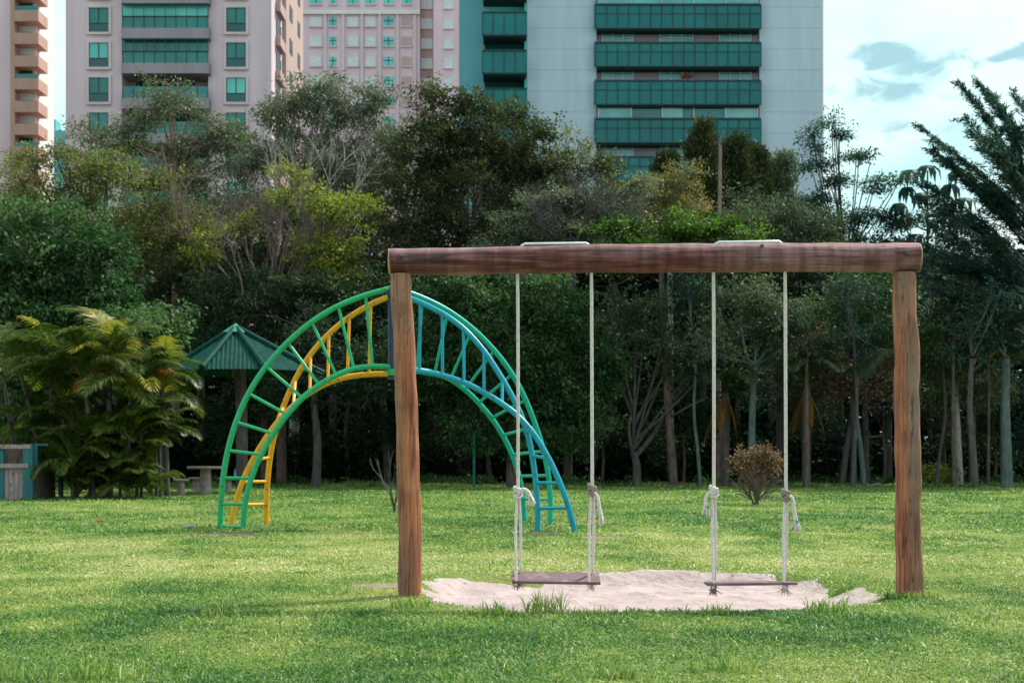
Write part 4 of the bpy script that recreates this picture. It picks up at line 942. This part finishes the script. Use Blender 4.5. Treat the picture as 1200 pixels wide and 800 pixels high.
palm('areca_palm', 'tall clump of yellow tipped palms left of the shelter', 35.6, [
    (128, 128, 440, .07, [('y', 5, 1.05, .38), ('g', 11, 1.1, .05), ('o', 1, .8, -.5)]),
    (150, 152, 470, .05, [('g', 10, .95, -.1), ('y', 2, .9, .3)]),
    (110, 100, 455, .05, [('g', 9, 1.0, .1), ('y', 1, 1, .3)]),
    (140, 150, 520, .04, [('s', 11, 1.15, .0), ('so', 4, 1.0, 0)]),
    (105, 108, 530, .04, [('s', 11, 1.15, .0), ('so', 4, 1.0, 0)]),
    (125, 128, 552, .04, [('s', 11, 1.0, .0), ('so', 5, .9, 0)]),
    (85, 85, 548, .04, [('s', 10, 1.1, .0)]), (165, 168, 548, .04, [('s', 10, 1.1, .0), ('so', 1, 1, 0)]),
    (130, 132, 500, .05, [('s', 10, 1.2, -.1)]), (90, 92, 505, .05, [('s', 10, 1.2, -.1)]), (160, 166, 505, .05, [('s', 10, 1.1, -.1)]), (118, 118, 578, .04, [('s', 12, .9, .1)]), (145, 150, 580, .04, [('s', 12, .9, .1)]), (90, 88, 580, .04, [('s', 10, .9, .1)]), (172, 176, 578, .04, [('s', 10, .9, .1)]),
    (140, 142, 566, .04, [('s', 9, .9, .0), ('so', 5, .9, 0)]), (100, 96, 566, .04, [('s', 10, .9, .0)])], 125)
palm('areca_palm', 'clump of arching palms above the wooden bin at the left', 36.6, [
    (62, 60, 455, .06, [('y', 2, 1.0, .3), ('g', 10, 1.0, .0), ('o', 1, .8, -.4)]),
    (72, 75, 470, .05, [('g', 10, 1.0, .0)]),
    (50, 25, 440, .05, [('g', 8, 1.0, .05)]),
    (60, 55, 530, .04, [('s', 11, 1.2, 0)]), (62, 60, 560, .04, [('s', 11, 1.1, .1)]), (40, 38, 500, .04, [('s', 10, 1.1, -.1)]), (70, 72, 515, .04, [('g', 4, .8, 0)]), (20, 5, 450, .05, [('g', 5, .9, 0)])], 60)
palm('areca_palm', 'palm with one visible pale stem and drooping fronds beside the shelter', 36.4, [
    (196, 190, 455, .07, [('y', 2, .8, .1), ('g', 8, .78, -.15), ('o', 2, .8, -.5)]),
    (184, 178, 480, .05, [('g', 8, .8, -.1), ('y', 1, .8, .2)]),
    (188, 186, 520, .04, [('s', 10, 1.1, -.1)])], 198)
palm('fan_palm', 'dark palm with hanging orange dead fronds behind the right swing', 47, [
    (945, 945, 455, .14, [('d', 11, 1.25, .0), ('h', 9, .75, -1.35)])], 945)
palm('fan_palm', 'dark palm with one hanging dry skirt left of the reddish bush', 48, [
    (850, 850, 460, .14, [('d', 10, 1.2, .0), ('h', 6, .7, -1.35)])], 850)
palm('fan_palm', 'dark palm half hidden behind the right post', 47.5, [
    (1072, 1075, 430, .13, [('d', 10, 1.4, .0)])], 1072)
palm('fan_palm', 'dark palm high in the shade right of the right post', 49, [
    (1140, 1136, 425, .13, [('d', 10, 1.3, .0)])], 1140)

# ------------------------------------------------------------------ the dark wood behind
def woodmass():
    n = 190000; x = rng.uniform(-36, 36, n); z = rng.random(n)**1.0*11.5+.05; y = 63+rng.normal(0, 2.4, n)+fbm(x*.3, z*.4, 61)*5
    top = 8.5+3.5*fbm(x*.25, x*0, 63); k = z < top; x, y, z = x[k], y[k], z[k]; B = np.stack([x, y, z], 1)
    v = np.clip(fbm(x*.8, z*.8, 65)*.7+rng.normal(0, .15, len(x)), 0, 1)
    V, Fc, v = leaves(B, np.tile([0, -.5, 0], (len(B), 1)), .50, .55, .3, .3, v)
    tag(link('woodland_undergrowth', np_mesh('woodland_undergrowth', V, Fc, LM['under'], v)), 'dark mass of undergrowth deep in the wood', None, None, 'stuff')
woodmass()
def understorey():
    n = 90000; x = rng.uniform(-27, 27, n); y = rng.uniform(54, 60.5, n); z = rng.random(n)*2.6; k = z < .7+2.2*fbm(x*.45, y*.3, 81); x, y, z = x[k], y[k], z[k]
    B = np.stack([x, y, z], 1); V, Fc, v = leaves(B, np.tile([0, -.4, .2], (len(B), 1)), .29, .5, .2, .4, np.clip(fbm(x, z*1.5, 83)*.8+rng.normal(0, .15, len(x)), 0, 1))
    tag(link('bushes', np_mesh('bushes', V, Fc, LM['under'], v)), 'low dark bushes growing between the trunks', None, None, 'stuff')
understorey()
def lowplants():
    n = 16000; x = rng.uniform(-20, 20, n); y = 49.5+np.abs(rng.normal(0, 1.6, n)); k = fbm(x*.5, y*.5, 71) > .46; x, y = x[k], y[k]
    z = rng.random(len(x))*.5*fbm(x*.7, y*.7, 73); B = np.stack([x, y, z], 1)
    V, Fc, v = leaves(B, np.tile([0, -.3, .6], (len(B), 1)), .16, .4, 0, .4, np.clip(rng.normal(.4, .2, len(x)), 0, 1))
    tag(link('ground_cover', np_mesh('ground_cover', V, Fc, LM['dense'], v)), 'low leafy ground cover along the far lawn edge', None, None, 'stuff')
lowplants()
# green mesh fence glimpsed through the trunks, and a thin pole
fe = empty('wire_fence', (0, 60, 0), 'teal green metal fence glimpsed between the trunks', 'fence')
for i in range(25):
    x = -24+i*2; m = MB(); m.tube([(x, 58, -.1), (x, 58, 1.9)], .045, 6); m.build('post', M['fence'], fe)
m = MB()
for z in (.9, 1.8): m.box((-24, 57.99, z), (24, 58.02, z+.04))
m.build('rail', M['fence'], fe)
m = MB(); b0 = P(555.5, 572, 46); b0[2] = -.1; m.tube([b0, P(555.5, 506, 46)], .045, 8); tag(m.build('pole', M['fence']), 'thin teal pole at the far lawn edge inside the arch', 'pole')

# ------------------------------------------------------------------ buildings
def stucco(name, c, j=None, joint=None):
    d = tuple(v*.84 for v in c)
    return noise_mat(name, d, c, scale=1.1, stretch=(1, 1, .10), rough=.9, bump=.15, bscale=6, c3=tuple(v*.86 for v in c), s3=.12, t3=(.5,.75), detail=7)
M['b_pink'] = stucco('pink_render', (.72,.57,.62)); M['b_pinktrim'] = stucco('pink_trim', (.66,.56,.58)); M['b_pink2'] = stucco('rose_render', (.72,.56,.61)); M['b_par'] = stucco('parapet', (.34,.30,.34))
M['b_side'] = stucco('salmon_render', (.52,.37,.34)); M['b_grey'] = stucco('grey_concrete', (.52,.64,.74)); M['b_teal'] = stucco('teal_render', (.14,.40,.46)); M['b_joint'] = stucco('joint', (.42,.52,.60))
M['b_tan'] = stucco('tan_render', (.50,.32,.26)); M['b_white'] = stucco('white_render', (.75,.72,.72)); M['b_aqua'] = stucco('aqua_render', (.12,.48,.5)); M['b_shadow'] = stucco('slab_shade', (.02,.05,.06))  # near-black balcony slabs of the grey tower: shade beneath put into the colour
M['g_dark'] = glass_mat('dark_green_glass', (.004,.06,.06), .1); M['g_teal'] = glass_mat('teal_glass', (.003,.12,.115), .12, (.006,.22,.20)); M['g_par'] = glass_mat('parapet_glass', (.004,.11,.10), .15, (.008,.16,.145))
def see_glass(name, col, tint, f=.4):
    m = noise_mat(name, col, tuple(c*1.4 for c in col), scale=.35, rough=.15, bump=0, spec=.5); nt = m.node_tree; N = nt.nodes; L = nt.links
    out = [n for n in N if n.type == 'OUTPUT_MATERIAL'][0]; bs = [n for n in N if n.type == 'BSDF_PRINCIPLED'][0]
    t = N.new('ShaderNodeBsdfTransparent'); t.inputs[0].default_value = (*tint, 1); x = N.new('ShaderNodeMixShader'); x.inputs[0].default_value = f
    L.new(bs.outputs[0], x.inputs[1]); L.new(t.outputs[0], x.inputs[2]); L.new(x.outputs[0], out.inputs[0]); return m
M['g_par'] = see_glass('parapet_glass', (.004,.19,.19), (.2,.8,.82), .45)
M['g_pale'] = glass_mat('pale_window_glass', (.06,.30,.31), .2, (.24,.52,.52))
M['g_bright'] = glass_mat('bright_teal_glass', (.06,.42,.40), .15, (.14,.60,.56)); M['frame'] = noise_mat('dark_frame', (.01,.05,.05), (.015,.07,.07), scale=3, rough=.5); M['g_shut'] = noise_mat('roller_shutter', (.5,.55,.56), (.66,.7,.7), scale=3, rough=.6)
def pb(name, mat, parent, *rects):
    m = MB()
    for r in rects: m.pbox(*r)
    return m.build(name, M[mat], parent)
def bldg(name, Y, px, label): return empty(name, ((px-600)/F*Y, Y, 0), label, 'building')
GB = 640   # row well below the ground line for these distances (hidden by trees)
def gy(Y): return HZ+CH/Y*F
# --- pink tower A
Y = 125; g = gy(Y); A = bldg('apartment_tower', Y, 200, 'pink apartment tower with teal windows and glazed balconies at the left'); TOP = -190
pb('wall', 'b_pink', A, (77, 143, TOP, g, Y, 17), (244, 318, TOP, g, Y, 17)); pb('recess_wall', 'b_side', A, (143, 244, TOP, g, Y+2.2, 14))
for k in range(-4, 6):
    y0 = 9+41*k
    for x0, x1 in ((104, 127), (265, 288)):
        w = pb('window', 'b_pinktrim', A, (x0-3.2, x0, y0-2.5, y0+31.5, Y-.16, .18), (x1, x1+3.2, y0-2.5, y0+31.5, Y-.16, .18), (x0, x1, y0-2.5, y0, Y-.16, .18), (x0, x1, y0+28.5, y0+31.5, Y-.24, .26))
        pb('pane', 'g_teal' if (k+x0) % 3 else 'g_bright', w, (x0, x1, y0, y0+18.5, Y-.03, .05)); pb('railing', 'g_dark', w, (x0, x1, y0+18.7, y0+28.4, Y-.05, .05))
        pb('mullion', 'frame', w, ((x0+x1)/2-.5, (x0+x1)/2+.5, y0, y0+18.5, Y-.07, .03), (x0, x1, y0+18, y0+19, Y-.08, .04), (x0, x0+.9, y0, y0+28.4, Y-.075, .03), (x1-.9, x1, y0, y0+28.4, Y-.075, .03))
    yb = 33+41*k
    bl = pb('balcony', 'b_par', A, (142, 245, yb, yb+12, Y-.9, 3.05)); pb('railing', 'g_teal', bl, (143.5, 243.5, yb-13.5, yb, Y-.8, .06))
    if k < 2:
        pb('pane', 'g_teal' if k else 'g_bright', bl, (143.5, 243.5, yb-29, yb-13.8, Y-.3, .05))
        pb('mullion', 'frame', bl, *[(143.5+i*12.5-.3, 143.5+i*12.5+.3, yb-29, yb, Y-.86, .05) for i in range(9)], (142.5, 244.5, yb-14.3, yb-13.2, Y-.88, .1), (142.5, 244.5, yb-29, yb-27.5, Y-.85, .1))
        pb('curtain', 'g_shut', bl, (192, 197, yb-26, yb-2, Y+1.9, .05), (150, 158, yb-20, yb-2, Y+1.9, .05))
    else: pb('mullion', 'frame', bl, *[(143.5+i*12.5-.3, 143.5+i*12.5+.3, yb-13, yb, Y-.86, .05) for i in range(9)])
    pb('window', 'g_dark', A, (160, 228, yb-22, yb-2, Y+2.12, .1))
X1 = (318-600)/F*Y
def yz(m, y0, y1, z0, z1, x0, x1): m.box((x0, y0, z0), (x1, y1, z1))
m = MB(); yz(m, 131, 141.6, 0, P(0, TOP, Y)[2], X1, X1+.35); m.build('side_wing', M['b_side'], A)
for k in range(-4, 6):
    z = P(0, 33+41*k, Y)[2]
    m = MB(); yz(m, 127.2, 130.2, z-.9, z, X1, X1+.45); m.build('side_balcony', M['b_side'], A)
    for (ya, yb_, xx) in ((127.4, 130, .02), (133, 134.6, .36), (138, 139.4, .36)):
        m = MB(); yz(m, ya, yb_, z+.15, z+1.5, X1+xx, X1+xx+.04); m.build('side_window', M['g_dark'], A)
# --- far left tower
Y = 150; g = gy(Y); B = bldg('apartment_tower', Y, 10, 'narrow pink tower with tan balcony bands at the left edge')
pb('wall', 'b_pink', B, (-130, 12, -150, g, Y, 12)); pb('corner_pier', 'b_tan', B, (12, 17, -150, g, Y-.4, 6)); pb('balcony_wall', 'b_white', B, (17, 42, -150, g, Y+1.2, 6))
for k in range(-5, 10):
    y0 = 12+26.6*k
    b1 = pb('balcony', 'b_tan', B, (17, 45, y0, y0+13, Y-.6, 3)); pb('window', 'g_shut' if k % 3 else 'g_dark', b1, (19, 38, y0-10, y0-1, Y+1.05, .1))
    if k % 3 == 0: pb('railing', 'g_teal', b1, (18, 44.5, y0-5, y0, Y-.5, .05))
# --- aqua low block
Y = 170; g = gy(Y); Cc = bldg('low_building', Y, 60, 'small aqua building between the left edge tower and the pink tower')
pb('wall', 'b_aqua', Cc, (44, 78, 153, g, Y, 10)); pb('roof_tank', 'b_aqua', Cc, (59, 65, 140, 153, Y+2, 2)); pb('window', 'g_dark', Cc, (60, 68, 172, 186, Y-.05, .1))
# --- rose building B
Y = 210; g = gy(Y); D = bldg('apartment_building', Y, 430, 'far rose pink building with rows of small shuttered windows')
pb('wall', 'b_pink2', D, (355, 492, -40, g, Y, 20), (508, 560, -40, g, Y-3, 22)); pb('loggia_wall', 'b_side', D, (492, 508, -40, g, Y+1.5, 20)); pb('cornice', 'b_white', D, (354, 492, 12, 16.5, Y-.5, .6), (354, 492, -12, -9, Y-.3, .4))
pb('pilaster', 'b_pinktrim', D, *[(x-1.5, x+1.5, 17, g, Y-.35, .4) for x in (381, 402, 424, 445, 466, 486)])
cols = [(363, 377, 'g_shut'), (386, 394, 'g_bright'), (407, 420, 'g_shut'), (428, 440, 'g_shut'), (449.5, 461, 'g_bright'), (471, 482, 'b_side'), (493, 507, 'g_shut'), (520, 531, 'g_shut')]
for k in range(-1, 6):
    for x0, x1, mt in cols:
        y0 = 20+23.3*k+(2 if x0 > 490 else 0)
        if k < 0 and x0 < 490: y0 = -6; mt = 'g_bright'
        YY = Y-3 if x0 > 508 else (Y+1.5 if x0 > 490 else Y)
        w = pb('window', mt, D, (x0, x1, y0, y0+10.5, YY-.10, .12))
        pb('sill', 'b_white' if x0 > 490 else 'b_pinktrim', w, (x0-.8, x1+.8, y0+10.6, y0+12, YY-.3, .32))
        if mt == 'g_bright': pb('mullion', 'frame', w, ((x0+x1)/2-.35, (x0+x1)/2+.35, y0, y0+10.4, YY-.16, .05), (x0, x1, y0+4, y0+4.7, YY-.16, .05))
        if mt == 'b_side': pass
# --- grey tower
Y = 115; g = gy(Y); E = bldg('apartment_tower', Y, 750, 'wide grey concrete tower with dark green glass balconies'); TP = -180
pb('side_wall', 'b_teal', E, (538, 566, TP, g, Y+1.0, 16)); pb('wall', 'b_grey', E, (618, 699, TP, g, Y, 18), (890, 964, TP, g, Y, 18))
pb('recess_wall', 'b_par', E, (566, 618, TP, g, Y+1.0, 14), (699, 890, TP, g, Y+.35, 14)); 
pb('corner_trim', 'b_aqua', E, (614.5, 618, TP, g, Y-.1, .6)); pb('corner_trim', 'b_white', E, (962.8, 965, TP, g, Y-.05, .5))
for rect in ((618.2, 698.8), (890.2, 962.6)):
    pb('joint_line', 'b_joint', E, *[(rect[0], rect[1], 8+24.6*i, 8.5+24.6*i, Y-.012, .02) for i in range(-7, 11)])
for k in range(-4, 6):
    y0 = 5+44.6*k
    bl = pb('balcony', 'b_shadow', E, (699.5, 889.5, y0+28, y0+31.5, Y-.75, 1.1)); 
    pb('parapet', 'g_par', bl, (698, 892, y0+1, y0+28.5, Y-.85, .08), )
    m = MB(); 
    for xx in ((698-600)/F*Y*.985, (892-600)/F*Y*.985): m.box((xx-.04, Y-.76, P(0, y0+28.5, Y)[2]), (xx+.04, Y-.02, P(0, y0+1, Y)[2]))
    m.build('parapet', M['g_par'], bl)
    pb('mullion', 'frame', bl, *[(698+i*12.93-.45, 698+i*12.93+.45, y0+1, y0+28.5, Y-.92, .06) for i in range(16)], (698, 892, y0-.6, y0+1, Y-.96, .16), (698, 892, y0+27.5, y0+29, Y-.96, .16), (698, 892, y0+11, y0+11.7, Y-.9, .05))
    enc = (k == 3 or k <= 0)
    if enc:
        pb('glazing', 'g_pale', bl, (701, 740, y0-15.5, y0-.8, Y-.5, .05), (776, 800, y0-15.5, y0-.8, Y-.5, .05), (850, 888, y0-15.5, y0-.8, Y-.5, .05))
        pb('glazing', 'g_teal' if k == 3 else 'g_bright', bl, (740.4, 775.6, y0-15.5, y0-.8, Y-.4, .05), (800.4, 849.6, y0-15.5, y0-.8, Y-.4, .05))
        pb('glazing_bar', 'g_shut', bl, (700, 889, y0-17, y0-15.6, Y-.62, .12), *[(x-.5, x+.5, y0-15.5, y0-.8, Y-.58, .06) for x in (701, 740, 776, 813, 850, 888)])
    for x0, x1 in ((706, 742), (773, 812), (843, 880)):
        w = pb('window', 'g_pale', E, (x0, x1, y0-11, y0+14, Y+.25, .12)); n = 3
        pb('frame', 'g_shut', w, *[(x0+(x1-x0)*i/n-.5, x0+(x1-x0)*i/n+.5, y0-12, y0+14, Y+.17, .07) for i in range(n+1)], (x0, x1, y0-5.5, y0-4.8, Y+.17, .07), (x0, x1, y0-13, y0-12, Y+.17, .07))
    y2 = 14+44.8*k
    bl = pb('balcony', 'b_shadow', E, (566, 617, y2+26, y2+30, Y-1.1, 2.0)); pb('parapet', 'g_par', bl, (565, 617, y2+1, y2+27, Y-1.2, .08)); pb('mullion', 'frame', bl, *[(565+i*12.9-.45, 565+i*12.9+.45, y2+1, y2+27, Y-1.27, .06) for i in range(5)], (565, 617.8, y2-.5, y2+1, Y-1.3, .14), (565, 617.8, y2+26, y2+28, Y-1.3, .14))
    pb('window', 'g_bright' if k == 0 else 'g_dark', E, (568, 616, y2-13, y2+12, Y+.92, .09))
# flower box on a balcony
c = P(806, 90, Y-.7); B_ = c+rng.normal(0, 1, (160, 3))*np.array([.28, .12, .12]); V, Fc, v = leaves(B_, np.tile([0, -.2, .5], (160, 1)), .22, .7, 0, .5, rng.random(160))
fm = leaf_mat('flower_petals', [(.4,.03,.04),(.5,.06,.05),(.05,.1,.03)]); tag(link('flowering_plant', np_mesh('flowering_plant', V, Fc, fm, v)), 'red flowering plant on a balcony of the grey tower', 'plant')

# ------------------------------------------------------------------ sky, sun, camera
SD = Vector((1.45, 1.3, 2.5)).normalized()
el = math.asin(SD.z); az = math.atan2(SD.x, SD.y)
w = bpy.data.worlds.new('World'); scene.world = w; w.use_nodes = True; nt = w.node_tree; N = nt.nodes; L = nt.links; N.clear()
out = N.new('ShaderNodeOutputWorld'); bg = N.new('ShaderNodeBackground'); bg.inputs[1].default_value = .1; L.new(bg.outputs[0], out.inputs[0])
sky = N.new('ShaderNodeTexSky'); sky.sky_type = 'NISHITA'; sky.sun_disc = False; sky.sun_elevation = el; sky.sun_rotation = az; sky.air_density = 1.2; sky.dust_density = 2
tc = N.new('ShaderNodeTexCoord')
def wn(sc, det, stretch, dis=0, off=(0,0,0)):
    mp = N.new('ShaderNodeMapping'); mp.inputs['Scale'].default_value = stretch; mp.inputs['Location'].default_value = off; L.new(tc.outputs['Generated'], mp.inputs[0])
    n = N.new('ShaderNodeTexNoise'); n.inputs['Scale'].default_value = sc; n.inputs['Detail'].default_value = det; n.inputs['Distortion'].default_value = dis; L.new(mp.outputs[0], n.inputs['Vector']); return n.outputs[0]
def mth(op, a, b=None, c=None):
    x = N.new('ShaderNodeMath'); x.operation = op
    for i, q in enumerate((a, b, c)):
        if q is None: continue
        if hasattr(q, 'links'): L.new(q, x.inputs[i])
        else: x.inputs[i].default_value = q
    return x.outputs[0]
def wramp(v, stops):
    r = N.new('ShaderNodeValToRGB'); e = r.color_ramp.elements
    e[0].position, e[0].color = stops[0][0], (*stops[0][1], 1); e[1].position, e[1].color = stops[-1][0], (*stops[-1][1], 1)
    for p, c_ in stops[1:-1]: e.new(p).color = (*c_, 1)
    L.new(v, r.inputs[0]); return r.outputs[0]
def wmix(f, a, b):
    x = N.new('ShaderNodeMixRGB')
    if hasattr(f, 'links'): L.new(f, x.inputs[0])
    else: x.inputs[0].default_value = f
    for i, q in ((1, a), (2, b)):
        if hasattr(q, 'links'): L.new(q, x.inputs[i])
        else: x.inputs[i].default_value = (*q, 1)
    return x.outputs[0]
base = wramp(wn(3.2, 6, (1, 1, 2.2), .3), [(.35, (3.5,6.1,6.3)), (.46, (5.0,6.8,6.8)), (.64, (6.8,6.3,6.7))])
# grey teal cloud banks at set bearings
fine = wn(34, 10, (1, 1, 2.0), .8, (3, 1, 2))
tot = None
for px, py, rx, ry, wgt in ((1030, 66, 44, 12, 1.0), (1090, 80, 42, 16, 1.0), (1005, 106, 34, 14, .7), (1185, 62, 26, 9, .9), (1080, 105, 60, 14, .6), (1185, 28, 8, 8, .6), (1120, 70, 24, 10, .7), (1060, 150, 90, 14, .3)):
    d = Vector(((px-600)/F, 1, (HZ-py)/F)).normalized()
    vm = N.new('ShaderNodeVectorMath'); vm.operation = 'SUBTRACT'; L.new(tc.outputs['Generated'], vm.inputs[0]); vm.inputs[1].default_value = d
    vs = N.new('ShaderNodeVectorMath'); vs.operation = 'MULTIPLY'; L.new(vm.outputs[0], vs.inputs[0]); vs.inputs[1].default_value = (F/rx, F/rx, F/ry)
    ln = N.new('ShaderNodeVectorMath'); ln.operation = 'LENGTH'; L.new(vs.outputs[0], ln.inputs[0])
    q = mth('MULTIPLY', mth('MAXIMUM', mth('SUBTRACT', 1.35, ln.outputs['Value']), 0), wgt)
    tot = q if tot is None else mth('MAXIMUM', tot, q)
mask = mth('ADD', tot, mth('MULTIPLY', mth('SUBTRACT', fine, .5), 4.6))
mk = N.new('ShaderNodeMapRange'); mk.interpolation_type = 'SMOOTHSTEP'; mk.inputs[1].default_value = .1; mk.inputs[2].default_value = 1.2; L.new(mask, mk.inputs[0])
gate = N.new('ShaderNodeMapRange'); gate.inputs[1].default_value = 0; gate.inputs[2].default_value = .25; L.new(tot, gate.inputs[0])
f = mth('MULTIPLY', mth('MULTIPLY', mk.outputs[0], gate.outputs[0]), .95)
cl = wmix(f, base, (2.2, 4.0, 4.4))
# thick bright cloud ahead round the sun, thinner and bluer sky behind the camera
sp_ = N.new('ShaderNodeSeparateXYZ'); L.new(tc.outputs['Generated'], sp_.inputs[0])
dm = N.new('ShaderNodeMapRange'); dm.inputs[1].default_value = -.35; dm.inputs[2].default_value = .35; dm.inputs[3].default_value = .85; dm.inputs[4].default_value = .93; L.new(sp_.outputs[1], dm.inputs[0])
L.new(wmix(dm.outputs[0], sky.outputs[0], cl), bg.inputs[0])
sun = bpy.data.lights.new('sun', 'SUN'); sun.energy = 3.7; sun.angle = R(5); sun.color = (1, .94, .84)
so = bpy.data.objects.new('sun', sun); COL.objects.link(so); so.rotation_euler = SD.to_track_quat('Z', 'Y').to_euler(); so.location = (0, 0, 50)
cam = bpy.data.cameras.new('camera'); co = bpy.data.objects.new('camera', cam); COL.objects.link(co); scene.camera = co
co.location = (0, 0, CH); co.rotation_euler = (R(90), 0, 0); cam.sensor_width = 36; cam.sensor_fit = 'HORIZONTAL'; cam.lens = 50.01; cam.shift_y = (HZ-400)/1200; cam.clip_end = 3000; cam.clip_start = .1
cam.dof.use_dof = True; cam.dof.focus_distance = 11.2; cam.dof.aperture_fstop = 5.0
scene.view_settings.view_transform = 'Standard'; scene.view_settings.look = 'None'; scene.view_settings.exposure = .8; scene.view_settings.gamma = 1
scene.render.engine = 'CYCLES'; c_ = scene.cycles; c_.max_bounces = 6; c_.diffuse_bounces = 3; c_.glossy_bounces = 2; c_.transmission_bounces = 3; c_.transparent_max_bounces = 8; c_.caustics_reflective = False; c_.caustics_refractive = False
c_.use_denoising = True
